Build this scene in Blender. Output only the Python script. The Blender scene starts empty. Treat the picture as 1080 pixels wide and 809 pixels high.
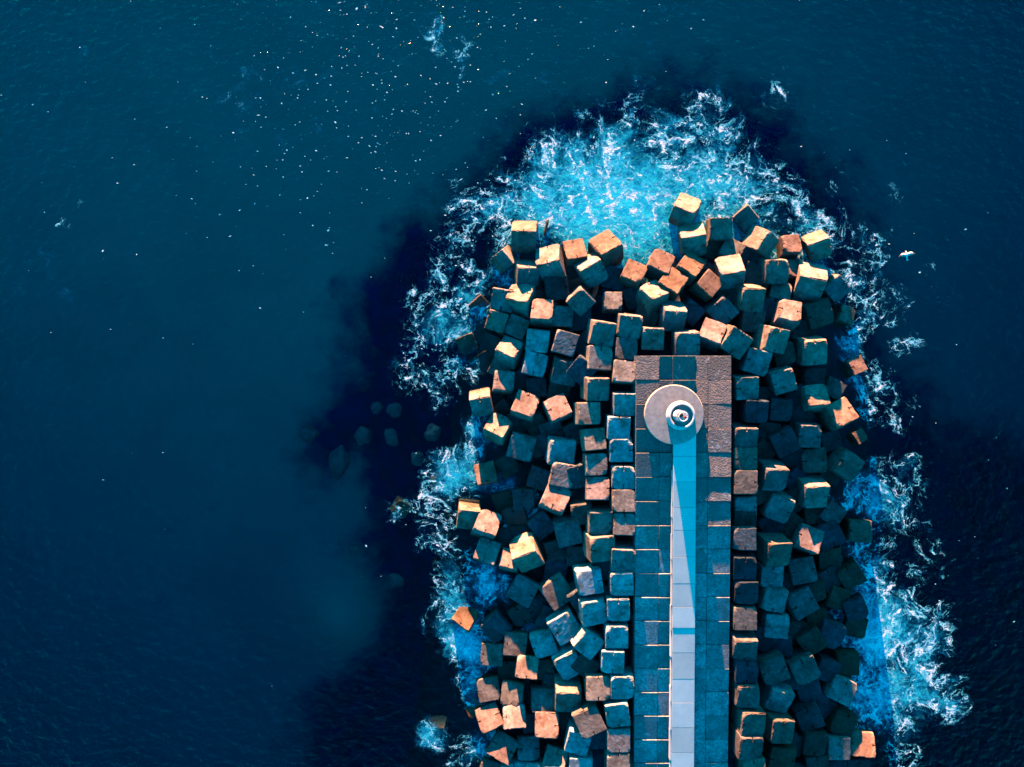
import bpy, bmesh, math, random
import numpy as np
from mathutils import Vector, Matrix, Quaternion, noise as mnoise

S = bpy.context.scene
COL = S.collection
R = math.radians

# ---------------------------------------------------------------- camera
CAM_H = 68.0
cam = bpy.data.cameras.new("camera")
cam.sensor_width = 36.0
cam.lens = 36.0 * 730.0 / 1080.0
cam.clip_end = 3000.0
cam_o = bpy.data.objects.new("camera", cam)
COL.objects.link(cam_o)
cam_o.location = (0, 0, CAM_H)
S.camera = cam_o

# ---------------------------------------------------------------- sky, sun, exposure
SUN_EL, SUN_AZ = 3.2, -7.8            # azimuth clockwise from +Y (the top of the picture)
w = bpy.data.worlds.new("World"); S.world = w
w.use_nodes = True
nt = w.node_tree; nt.nodes.clear()
sky = nt.nodes.new("ShaderNodeTexSky"); sky.sky_type = 'NISHITA'; sky.sun_disc = False
sky.sun_elevation = R(SUN_EL); sky.sun_rotation = R(SUN_AZ)
sky.air_density = 1.0; sky.dust_density = 0.3; sky.ozone_density = 3.0
tint = nt.nodes.new("ShaderNodeMix"); tint.data_type = 'RGBA'; tint.blend_type = 'MULTIPLY'
tint.inputs['Factor'].default_value = 1.0
tint.inputs['B'].default_value = (0.0, 0.86, 1.0, 1)
bg = nt.nodes.new("ShaderNodeBackground"); bg.inputs['Strength'].default_value = 0.10
out = nt.nodes.new("ShaderNodeOutputWorld")
nt.links.new(sky.outputs[0], tint.inputs['A'])
nt.links.new(tint.outputs['Result'], bg.inputs['Color'])
nt.links.new(bg.outputs[0], out.inputs['Surface'])

sun = bpy.data.lights.new("sun", 'SUN'); sun.energy = 5.0; sun.angle = R(0.5)
sun.color = (1.0, 0.47, 0.25)
sun_o = bpy.data.objects.new("sun", sun); COL.objects.link(sun_o)
to_sun = Vector((math.sin(R(SUN_AZ)) * math.cos(R(SUN_EL)), math.cos(R(SUN_AZ)) * math.cos(R(SUN_EL)), math.sin(R(SUN_EL))))
sun_o.rotation_euler = to_sun.to_track_quat('Z', 'Y').to_euler()
sun_o.location = to_sun * 200

S.view_settings.view_transform = 'Standard'
S.view_settings.look = 'None'
S.view_settings.exposure = 3.3
S.view_settings.gamma = 1.0
S.view_settings.use_curve_mapping = False
S.cycles.max_bounces = 8
S.cycles.diffuse_bounces = 0
S.cycles.glossy_bounces = 2
S.cycles.transparent_max_bounces = 6
S.cycles.caustics_reflective = False
S.cycles.caustics_refractive = False

# ---------------------------------------------------------------- helpers
def link(name, mesh, mat=None, parent=None):
    o = bpy.data.objects.new(name, mesh); COL.objects.link(o)
    if mat: mesh.materials.append(mat)
    if parent: o.parent = parent
    return o

def bm_mesh(bm, name, smooth=False):
    me = bpy.data.meshes.new(name)
    bmesh.ops.recalc_face_normals(bm, faces=bm.faces)
    bm.to_mesh(me); bm.free()
    if smooth:
        for p in me.polygons: p.use_smooth = True
    return me

def tag(o, label, cat, group=None, kind=None):
    o['label'] = label; o['category'] = cat
    if group: o['group'] = group
    if kind: o['kind'] = kind
    return o

def structure(o):
    o['kind'] = 'structure'; return o

def empty(name, loc):
    o = bpy.data.objects.new(name, None); COL.objects.link(o); o.location = loc
    o.empty_display_size = 0.3
    return o

def add_box(bm, x0, x1, y0, y1, z0, z1, bev=0.0, m=None):
    vs = [bm.verts.new(p) for p in ((x0,y0,z0),(x1,y0,z0),(x1,y1,z0),(x0,y1,z0),(x0,y0,z1),(x1,y0,z1),(x1,y1,z1),(x0,y1,z1))]
    fs = [bm.faces.new([vs[i] for i in q]) for q in ((3,2,1,0),(4,5,6,7),(0,1,5,4),(1,2,6,5),(2,3,7,6),(3,0,4,7))]
    if m is not None:
        for v in vs: v.co = m @ v.co
    if bev > 0:
        es = set(e for f in fs for e in f.edges)
        bmesh.ops.bevel(bm, geom=list(es), offset=bev, segments=2, affect='EDGES', profile=0.6)
    return vs

def lathe(bm, prof, n=48, cx=0, cy=0):
    rings = []
    for r, z in prof:
        if r < 1e-5:
            rings.append([bm.verts.new((cx, cy, z))])
        else:
            rings.append([bm.verts.new((cx + r*math.cos(2*math.pi*i/n), cy + r*math.sin(2*math.pi*i/n), z)) for i in range(n)])
    for a, b in zip(rings, rings[1:]):
        for i in range(n):
            j = (i+1) % n
            if len(a) == 1 and len(b) > 1: bm.faces.new((a[0], b[i], b[j]))
            elif len(b) == 1 and len(a) > 1: bm.faces.new((a[i], a[j], b[0]))
            elif len(a) > 1: bm.faces.new((a[i], a[j], b[j], b[i]))

def tube(bm, pts, r, n=10, closed=False):
    rings = []
    N = len(pts)
    for k, p in enumerate(pts):
        p = Vector(p)
        a = Vector(pts[(k-1) % N]) if (closed or k > 0) else p
        b = Vector(pts[(k+1) % N]) if (closed or k < N-1) else p
        t = (b - a).normalized()
        u = t.orthogonal().normalized() if abs(t.z) > 0.9 else t.cross(Vector((0,0,1))).normalized()
        v = t.cross(u)
        rr = r[k] if isinstance(r, (list, tuple)) else r
        rings.append([bm.verts.new(p + rr*(math.cos(2*math.pi*i/n)*u + math.sin(2*math.pi*i/n)*v)) for i in range(n)])
    for k in range(N if closed else N-1):
        a, b = rings[k], rings[(k+1) % N]
        for i in range(n):
            bm.faces.new((a[i], a[(i+1) % n], b[(i+1) % n], b[i]))
    if not closed:
        bm.faces.new(rings[0]); bm.faces.new(rings[-1])

# node shorthand
class NT:
    def __init__(s, name):
        s.m = bpy.data.materials.new(name); s.m.use_nodes = True
        s.t = s.m.node_tree; s.t.nodes.clear()
        s.out = s.t.nodes.new("ShaderNodeOutputMaterial")
    def n(s, typ, **kw):
        d = s.t.nodes.new("ShaderNode" + typ)
        for k, v in kw.items(): setattr(d, k, v)
        return d
    def l(s, a, b): s.t.links.new(a, b)
    def put(s, sock, v):
        if isinstance(v, bpy.types.NodeSocket): s.l(v, sock)
        else: sock.default_value = v
    def math(s, op, a, b=0.0, c=None, clamp=False):
        d = s.n("Math", operation=op, use_clamp=clamp)
        s.put(d.inputs[0], a); s.put(d.inputs[1], b)
        if c is not None: s.put(d.inputs[2], c)
        return d.outputs[0]
    def step(s, x, lo, hi, a=0.0, b=1.0):
        d = s.n("MapRange", interpolation_type='SMOOTHSTEP')
        s.put(d.inputs[0], x); s.put(d.inputs[1], lo); s.put(d.inputs[2], hi); s.put(d.inputs[3], a); s.put(d.inputs[4], b)
        return d.outputs[0]
    def mix(s, f, a, b, mode='MIX'):
        d = s.n("Mix", data_type='RGBA', blend_type=mode)
        s.put(d.inputs['Factor'], f)
        s.put(d.inputs['A'], a); s.put(d.inputs['B'], b)
        return d.outputs['Result']
    def noise(s, vec, scale, detail=4, rough=0.55, dist=0.0, typ='FBM', lac=2.0):
        d = s.n("TexNoise"); d.noise_type = typ
        if typ == 'FBM': d.normalize = True
        s.put(d.inputs['Vector'], vec); s.put(d.inputs['Scale'], scale); d.inputs['Detail'].default_value = detail
        d.inputs['Roughness'].default_value = rough; d.inputs['Distortion'].default_value = dist; d.inputs['Lacunarity'].default_value = lac
        return d
    def vec(s, op, a, b):
        d = s.n("VectorMath", operation=op); s.put(d.inputs[0], a); s.put(d.inputs[1], b); return d.outputs[0]
    def attr(s, name):
        return s.n("Attribute", attribute_name=name).outputs['Fac']

def col(r, g, b): return (r, g, b, 1.0)

# ---------------------------------------------------------------- materials
def concrete_material(name, use_object_color=True, base=(0.34, 0.33, 0.31), pit=0.5, rough_bump=0.6, scale=1.0):
    k = NT(name)
    tc = k.n("TexCoord").outputs['Object']
    geo = k.n("NewGeometry")
    oi = k.n("ObjectInfo")
    off = k.n("CombineXYZ")
    k.l(k.math('MULTIPLY', oi.outputs['Random'], 37.0), off.inputs[0]); k.l(k.math('MULTIPLY', oi.outputs['Random'], 91.0), off.inputs[1])
    p = k.vec('ADD', tc, off.outputs[0])
    big = k.noise(p, 1.7*scale, 5, 0.6).outputs['Fac']
    med = k.noise(p, 6.0*scale, 6, 0.65).outputs['Fac']
    fine = k.noise(p, 34.0*scale, 4, 0.7).outputs['Fac']
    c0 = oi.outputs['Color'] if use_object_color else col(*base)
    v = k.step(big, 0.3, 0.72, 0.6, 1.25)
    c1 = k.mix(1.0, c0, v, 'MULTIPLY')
    v2 = k.step(med, 0.35, 0.68, 0.66, 1.12)
    c2 = k.mix(1.0, c1, v2, 'MULTIPLY')
    pits = k.step(fine, 0.60, 0.70, 1.0, 0.55)
    c3 = k.mix(pit, c2, pits, 'MULTIPLY')
    stain = k.step(k.noise(p, 2.6*scale, 4, 0.6, 0.8).outputs['Fac'], 0.50, 0.68, 0.0, 0.75)
    c4 = k.mix(stain, c3, k.mix(1.0, c3, col(0.72, 0.50, 0.38), 'MULTIPLY'))
    # weed and wet line of the tide
    sep = k.n("SeparateXYZ"); k.l(geo.outputs['Position'], sep.inputs[0])
    zz = k.math('ADD', sep.outputs[2], k.math('MULTIPLY', k.math('SUBTRACT', k.noise(geo.outputs['Position'], 0.9, 4).outputs['Fac'], 0.5), 1.6))
    wet = k.step(zz, 0.1, 1.1, 0.85, 0.0)
    c5 = k.mix(wet, c4, k.mix(1.0, c4, col(0.34, 0.34, 0.22), 'MULTIPLY'))
    b = k.n("Bump"); b.inputs['Strength'].default_value = rough_bump; b.inputs['Distance'].default_value = 0.05
    hgt = k.math('ADD', k.math('MULTIPLY', med, 0.7), k.math('MULTIPLY', fine, 0.3))
    k.l(hgt, b.inputs['Height'])
    pb = k.n("BsdfPrincipled")
    k.l(c5, pb.inputs['Base Color']); k.l(b.outputs[0], pb.inputs['Normal'])
    k.put(pb.inputs['Roughness'], k.step(zz, 0.0, 1.1, 0.45, 0.9))
    pb.inputs['Specular IOR Level'].default_value = 0.25
    k.l(pb.outputs[0], k.out.inputs['Surface'])
    return k.m

M_cube = concrete_material("cube concrete", True)
M_wall = concrete_material("pier wall concrete", False, (0.26, 0.25, 0.24))

def deck_material():
    k = NT("worn deck concrete")
    p = k.n("TexCoord").outputs['Object']
    big = k.noise(p, 0.32, 5, 0.6).outputs['Fac']
    med = k.noise(p, 1.1, 6, 0.72, 0.5).outputs['Fac']
    fine = k.noise(p, 5.5, 5, 0.72).outputs['Fac']
    grit = k.noise(p, 19.0, 3, 0.7).outputs['Fac']
    isl = k.n("NewGeometry").outputs['Random Per Island']
    sepx = k.n("SeparateXYZ"); k.l(p, sepx.inputs[0])
    worn = k.step(k.math('ADD', sepx.outputs[1], k.math('MULTIPLY', k.math('SUBTRACT', big, 0.5), 30.0)), -20.0, -6.0, 0.0, 1.0)
    c = k.mix(k.step(big, 0.3, 0.7), col(0.31, 0.37, 0.37), col(0.45, 0.48, 0.47))
    c = k.mix(1.0, c, k.step(isl, 0.0, 1.0, 0.68, 1.18), 'MULTIPLY')
    c = k.mix(worn, c, k.mix(1.0, c, col(0.66, 0.46, 0.40), 'MULTIPLY'))
    c = k.mix(k.step(med, 0.34, 0.60, 0.7, 0.0), c, col(0.10, 0.12, 0.12))
    c = k.mix(k.step(fine, 0.38, 0.60, 0.75, 0.0), c, col(0.12, 0.13, 0.13))
    pale = k.step(k.noise(p, 0.9, 7, 0.78, 0.7).outputs['Fac'], 0.565, 0.63, 0.0, 0.85)
    pale = k.math('MULTIPLY', pale, k.step(k.noise(p, 0.25, 3, 0.6).outputs['Fac'], 0.42, 0.62))
    c = k.mix(pale, c, col(0.55, 0.52, 0.48))
    stones = k.n("TexVoronoi"); stones.feature = 'F1'; stones.inputs['Scale'].default_value = 6.5; k.l(p, stones.inputs['Vector'])
    h = k.math('ADD', k.math('ADD', k.math('MULTIPLY', fine, 0.7), k.math('MULTIPLY', grit, 0.35)), k.math('MULTIPLY', k.math('SUBTRACT', 1.0, stones.outputs['Distance']), 0.5))
    b = k.n("Bump"); b.inputs['Distance'].default_value = 0.12
    k.put(b.inputs['Strength'], k.math('MULTIPLY_ADD', worn, 0.62, 0.32))
    k.l(h, b.inputs['Height'])
    pb = k.n("BsdfPrincipled"); k.l(c, pb.inputs['Base Color']); k.l(b.outputs[0], pb.inputs['Normal'])
    pb.inputs['Roughness'].default_value = 0.9; pb.inputs['Specular IOR Level'].default_value = 0.2
    k.l(pb.outputs[0], k.out.inputs['Surface'])
    return k.m
M_deck = deck_material()

def path_material():
    k = NT("pale path concrete")
    p = k.n("TexCoord").outputs['Object']
    isl = k.n("NewGeometry").outputs['Random Per Island']
    big = k.noise(p, 0.5, 4, 0.6).outputs['Fac']
    fine = k.noise(p, 7.0, 5, 0.7).outputs['Fac']
    c = k.mix(k.step(big, 0.3, 0.7), col(0.66, 0.69, 0.63), col(0.78, 0.79, 0.70))
    c = k.mix(k.step(fine, 0.55, 0.7, 0.0, 0.3), c, col(0.36, 0.36, 0.35))
    c = k.mix(1.0, c, k.step(isl, 0.0, 1.0, 0.84, 1.04), 'MULTIPLY')
    b = k.n("Bump"); b.inputs['Strength'].default_value = 0.12; b.inputs['Distance'].default_value = 0.03
    k.l(fine, b.inputs['Height'])
    pb = k.n("BsdfPrincipled"); k.l(c, pb.inputs['Base Color']); k.l(b.outputs[0], pb.inputs['Normal'])
    pb.inputs['Roughness'].default_value = 0.85; pb.inputs['Specular IOR Level'].default_value = 0.25
    k.l(pb.outputs[0], k.out.inputs['Surface'])
    return k.m
M_path = path_material()

def paint_material(name, c0, c1, rough=0.5, scale=3.0, bump=0.1):
    k = NT(name)
    p = k.n("TexCoord").outputs['Object']
    f = k.noise(p, scale, 6, 0.65).outputs['Fac']
    c = k.mix(k.step(f, 0.35, 0.68), col(*c0), col(*c1))
    b = k.n("Bump"); b.inputs['Strength'].default_value = bump; b.inputs['Distance'].default_value = 0.03
    k.l(f, b.inputs['Height'])
    pb = k.n("BsdfPrincipled"); k.l(c, pb.inputs['Base Color']); k.l(b.outputs[0], pb.inputs['Normal'])
    pb.inputs['Roughness'].default_value = rough
    k.l(pb.outputs[0], k.out.inputs['Surface'])
    return k.m
M_white = paint_material("weathered white paint", (0.78, 0.77, 0.74), (0.62, 0.60, 0.56))
M_plat = paint_material("platform render", (0.48, 0.42, 0.36), (0.34, 0.30, 0.26), 0.8, 2.2)
M_floor = paint_material("gallery floor", (0.50, 0.52, 0.52), (0.40, 0.41, 0.42), 0.7, 4.0)
M_glass = paint_material("dark lamp housing", (0.03, 0.03, 0.035), (0.05, 0.05, 0.05), 0.25)
M_red = paint_material("red lamp paint", (0.45, 0.06, 0.04), (0.35, 0.05, 0.04), 0.4)
M_wood = paint_material("wet driftwood", (0.05, 0.04, 0.03), (0.025, 0.02, 0.018), 0.6, 5.0, 0.5)
M_feather = paint_material("white feathers", (0.8, 0.8, 0.79), (0.7, 0.7, 0.7), 0.8)
M_wing = paint_material("pale grey feathers", (0.62, 0.63, 0.65), (0.55, 0.56, 0.58), 0.8)
M_wingtip = paint_material("black feathers", (0.04, 0.04, 0.04), (0.06, 0.06, 0.06), 0.8)
M_beak = paint_material("yellow beak", (0.6, 0.4, 0.05), (0.5, 0.33, 0.05), 0.5)
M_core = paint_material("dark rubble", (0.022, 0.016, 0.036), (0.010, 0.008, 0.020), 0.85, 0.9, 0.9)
M_boulder = paint_material("weedy boulder", (0.10, 0.12, 0.10), (0.04, 0.05, 0.05), 0.9, 1.2, 0.6)

# ---------------------------------------------------------------- fields over the plan (metres)
FOAM = np.array([(10.25, 17.65, 8.31, 1.19, 1.35), (5.59, 20.91, 4.89, 1.13, 1.1), (16.77, 21.38, 5.87, 1.19, 1.1), (2.79, 17.19, 4.4, 0.81, 1.0), (13.97, 15.79, 5.87, 1.03, 1.5), (8.85, 14.39, 3.91, 0.76, 1.6), (5.59, 15.79, 2.93, 0.65, 1.3), (23.29, 19.52, 4.4, 0.97, 0.75), (26.08, 15.79, 4.4, 0.92, 0.8), (29.34, 13.93, 3.13, 0.76, 0.6), (20.49, 16.25, 3.91, 0.97, 1), (-0.47, 16.72, 3.72, 0.86, 0.8), (-3.26, 17.65, 3.33, 0.81, 0.55), (-4.66, 14.86, 2.74, 0.65, 0.35), (-0.47, 11.6, 2.93, 0.57, 0.8), (-6.52, 10.2, 3.33, 0.76, 0.6), (-8.85, 8.8, 2.15, 0.66, 0.4), (-5.12, 6.94, 3.33, 0.81, 0.75), (-3.73, 9.73, 2.45, 0.57, 0.6), (-7.45, 5.54, 2.74, 0.76, 0.5), (-9.59, 2.1, 2.15, 0.71, 0.45), (-9.32, -0.05, 2.15, 0.71, 0.4), (-6.05, 1.35, 2.54, 0.57, 0.4), (-6.52, -1.44, 2.35, 0.47, 0.3), (-3.26, -4.7, 2.54, 0.57, 0.8), (-5.59, -8.43, 2.74, 1.42, 1.2), (-3.73, -9.36, 2.15, 1.23, 1.0), (-0.93, -8.9, 2.35, 0.38, 0.9), (0.75, -13.09, 2.74, 0.85, 0.8), (-11.36, -12.44, 1.37, 0.85, 0.6), (-7.92, -11.69, 2.54, 0.76, 0.45), (-6.52, -14.48, 2.93, 0.76, 0.5), (-5.12, -18.21, 3.13, 0.85, 0.6), (-2.33, -19.14, 2.74, 0.47, 0.9), (0.47, -14.48, 2.54, 0.85, 0.7), (-5.4, -21.94, 2.54, 0.85, 0.8), (-4.84, -24.92, 3.33, 1.23, 1.2), (-2.33, -25.66, 2.74, 0.95, 1.0), (1.86, -23.8, 1.37, 0.1, 1.1), (-4.19, -28.46, 2.15, 0.85, 0.8), (-3.54, -31.25, 1.76, 0.85, 0.6), (-7.92, -34.79, 1.76, 0.57, 1.0), (-5.59, -35.91, 2.15, 0.66, 0.3), (-3.26, -35.44, 1.76, 0.76, 0.7), (1.86, 6.94, 1.37, 0.19, 0.8), (9.32, 9.73, 1.56, 0.19, 0.9), (4.66, 9.73, 1.17, 0.1, 0.7), (21.42, 12.99, 1.56, 0.28, 1.0), (25.34, 12.53, 1.96, 0.38, 1.0), (29.81, 10.67, 2.15, 0.57, 0.9), (32.6, 14.86, 2.45, 0.52, 0.25), (34.93, 12.99, 3.13, 0.47, 0.25), (33.53, 9.73, 2.93, 0.66, 0.4), (34.93, 6.94, 3.13, 0.71, 0.35), (37.26, 7.87, 2.35, 0.47, 0.15), (33.07, 3.21, 1.76, 0.38, 0.9), (33.53, 0.42, 1.56, 0.38, 0.8), (36.33, 0.42, 2.93, 0.47, 0.15), (38.19, 3.21, 2.54, 0.38, 0.1), (35.86, -2.38, 3.33, 0.57, 0.25), (38.19, -2.38, 2.15, 0.47, 0.15), (34.0, -10.76, 2.74, 0.95, 0.55), (36.33, -11.22, 3.33, 0.76, 0.7), (38.19, -8.9, 2.93, 0.66, 0.4), (37.73, -14.48, 3.52, 0.71, 0.55), (40.52, -17.28, 2.74, 0.66, 0.25), (34.93, -18.21, 3.52, 0.76, 0.6), (34.47, -21.94, 3.33, 0.95, 0.8), (36.79, -23.8, 3.91, 0.85, 1.0), (35.4, -26.59, 4.3, 1.23, 0.6), (39.12, -25.66, 4.11, 0.95, 0.8), (41.45, -23.8, 2.54, 0.76, 0.35), (34.28, -30.79, 3.91, 1.14, 0.6), (38.19, -30.32, 4.4, 1.09, 1.2), (41.45, -30.79, 3.13, 0.95, 0.8), (43.32, -31.25, 1.76, 0.76, 0.4), (34.0, -36.84, 1.76, 0.57, 0.8), (37.73, -35.44, 2.74, 0.47, 0.2), (39.12, -21.94, 2.74, 0.66, 0.3), (27.01, 28.83, 3.33, 0.37, 0.2), (-43.32, 15.79, 2.93, 0.32, 0.25), (-27.01, 28.83, 5.87, 0.15, 0.3), (-6.52, 32.56, 4.4, 0.22, 0.25), (-19.56, 26.5, 5.38, 0.13, 0.3), (-40.05, 32.09, 5.87, 0.09, 0.2), (1.86, 29.3, 4.89, 0.11, 0.2), (-33.53, 23.71, 4.89, 0.09, 0.22), (-46.58, 10.67, 3.91, 0.1, 0.25), (14.9, 33.95, 5.87, 0.06, 0.2), (-10.25, 35.82, 5.87, 0.11, 0.25), (31.67, 19.98, 3.52, 0.28, 0.05), (37.26, 18.12, 2.15, 0.24, 0.05), (41.45, 10.67, 1.96, 0.21, 0.05), (42.85, 8.8, 1.96, 0.21, 0.05), (48.44, -5.17, 3.91, 0.14, 0.03)])          # x, y, radius, lace, aerated
GLINT = np.array([(-13.04, 33.02, 12.11, 1.6), (-5.59, 35.82, 9.32, 1.2), (-17.7, 27.43, 10.25, 1.5), (-19.56, 29.3, 6.52, 1.6), (-31.67, 26.5, 13.97, 0.15), (-40.99, 15.32, 14.9, 0.05), (1.86, 32.09, 11.18, 0.3), (14.9, 32.09, 9.32, 0.08), (-26.08, 16.25, 9.32, 0.2), (-11.18, 15.32, 8.38, 0.2), (1.86, 23.71, 6.52, 0.5), (-5.59, 13.46, 7.45, 0.4), (-10.25, 5.08, 6.52, 0.1), (-7.45, -6.1, 5.59, 0.3), (-13.04, -14.48, 7.45, 0.08), (33.53, 20.91, 6.52, 0.1), (39.12, 11.6, 5.59, 0.2), (40.99, 0.42, 5.59, 0.1), (43.78, -20.07, 6.52, 0.15), (-36.33, -18.21, 27.95, 0.015), (46.58, -6.1, 4.66, 0.3)])        # x, y, radius, density of the painted sun glints
REEF = np.array([(0.47, 28.36), (9.32, 30.41), (16.77, 33.49), (27.95, 31.16), (36.33, 23.71), (41.45, 13.46), (43.78, 2.28), (50.3, -3.31), (70.79, -8.9), (70.79, -64.79), (-27.01, -64.79), (-24.22, -37.68), (-20.31, -33.58), (-15.37, -27.99), (-15.65, -22.87), (-18.16, -17.75), (-22.36, -11.69), (-23.75, -6.1), (-20.03, -1.91), (-18.16, 3.21), (-18.16, 8.8), (-13.04, 15.79), (-7.45, 20.45), (-2.79, 24.17)])          # outline of the dark weedy ground
SAND = np.array([(-18.63, -26.13, 3.35, 4.19, 0.6), (-17.51, -8.9, 1.49, 3.26, 0.5), (-17.7, -14.48, 2.79, 2.79, 0.4), (-19.56, -12.62, 2.79, 3.73, 0.4)])          # x, y, rx, ry, strength: clear sand inside it

def inside_distance(px, py, poly):
    n = len(poly); inside = np.zeros(px.shape, bool); d = np.full(px.shape, 1e9)
    for i in range(n):
        x0, y0 = poly[i]; x1, y1 = poly[(i+1) % n]
        c = ((y0 > py) != (y1 > py)) & (px < (x1-x0)*(py-y0)/(y1-y0+1e-12)+x0)
        inside ^= c
        dx, dy = x1-x0, y1-y0
        t = np.clip(((px-x0)*dx+(py-y0)*dy)/(dx*dx+dy*dy), 0, 1)
        d = np.minimum(d, np.hypot(px-x0-t*dx, py-y0-t*dy))
    return np.where(inside, d, -d)

def sheet(name, xs, ys):
    X, Y = np.meshgrid(xs, ys)
    nx, ny = len(xs), len(ys)
    idx = np.arange(nx*ny).reshape(ny, nx)
    quads = np.stack([idx[:-1,:-1], idx[:-1,1:], idx[1:,1:], idx[1:,:-1]], -1).reshape(-1, 4)
    return X.ravel(), Y.ravel(), quads

def grid_axis(lo, hi, step, far):
    a = list(np.arange(lo, hi + step/2, step))
    d = step; l, h = [], []
    x = lo
    while x > -far: d *= 1.5; x -= d; l.append(x)
    d = step; x = hi
    while x < far: d *= 1.5; x += d; h.append(x)
    return np.array(l[::-1] + a + h)

def make_sheet(name, X, Y, Z, quads, attrs, mat):
    me = bpy.data.meshes.new(name)
    me.vertices.add(len(X)); me.vertices.foreach_set('co', np.stack([X, Y, Z], 1).ravel())
    me.loops.add(quads.size); me.loops.foreach_set('vertex_index', quads.ravel().astype(np.int32))
    me.polygons.add(len(quads))
    me.polygons.foreach_set('loop_start', (np.arange(len(quads))*4).astype(np.int32))
    me.polygons.foreach_set('use_smooth', np.ones(len(quads), bool))
    me.update(calc_edges=True)
    for k, v in attrs.items():
        a = me.attributes.new(k, 'FLOAT', 'POINT'); a.data.foreach_set('value', v.astype(np.float32))
    return structure(link(name, me, mat))

# ---------------------------------------------------------------- seabed
def seabed_material():
    k = NT("sand and weed")
    p = k.n("TexCoord").outputs['Object']
    n1 = k.noise(p, 0.11, 6, 0.62, 0.5).outputs['Fac']
    n2 = k.noise(p, 0.42, 5, 0.6).outputs['Fac']
    reef = k.attr("reef")
    r = k.math('ADD', reef, k.math('ADD', k.math('MULTIPLY', k.math('SUBTRACT', n1, 0.5), 1.3), k.math('MULTIPLY', k.math('SUBTRACT', n2, 0.5), 0.9)))
    r = k.step(r, 0.12, 0.88)
    sand = k.mix(k.step(n1, 0.3, 0.7), col(0.40, 0.42, 0.26), col(0.50, 0.50, 0.30))
    weed = k.mix(k.step(n2, 0.35, 0.7), col(0.001, 0.001, 0.05), col(0.002, 0.004, 0.11))
    pb = k.n("BsdfDiffuse"); k.l(k.mix(r, sand, weed), pb.inputs['Color'])
    k.l(pb.outputs[0], k.out.inputs['Surface'])
    return k.m

xs = grid_axis(-54, 54, 0.8, 700); ys = grid_axis(-42, 42, 0.8, 700)
X, Y, Q = sheet("seabed", xs, ys)
px = X/0.09315 + 540; py = 404.5 - Y/0.09315
cpx, cpy = np.clip(px, -300, 1400), np.clip(py, -300, 1200)
depth = 4.5 + 9.5*np.clip(cpy/809, 0, 1.4)**1.3 + 4.5*np.clip((cpx-430)/650, 0, 1.4)**2 + 2.5*np.clip((200-cpx)/500, 0, 1)**1.2 + 1.2*np.clip(1-(cpy/250), 0, 2)
depth = depth - 4.2*np.exp(-((cpx-338)**2+(cpy-680)**2)/55**2)
rf = inside_distance(X, Y, REEF)
reef = np.clip(0.5 + rf/np.where(X > 10, 11.0, 7.5), 0, 1)
for x, y, rx, ry, s in SAND:
    reef = reef - s*np.exp(-(((X-x)/rx)**2+((Y-y)/ry)**2))
make_sheet("seabed", X, Y, -depth, Q, {"reef": np.clip(reef, 0, 1)}, seabed_material())

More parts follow.
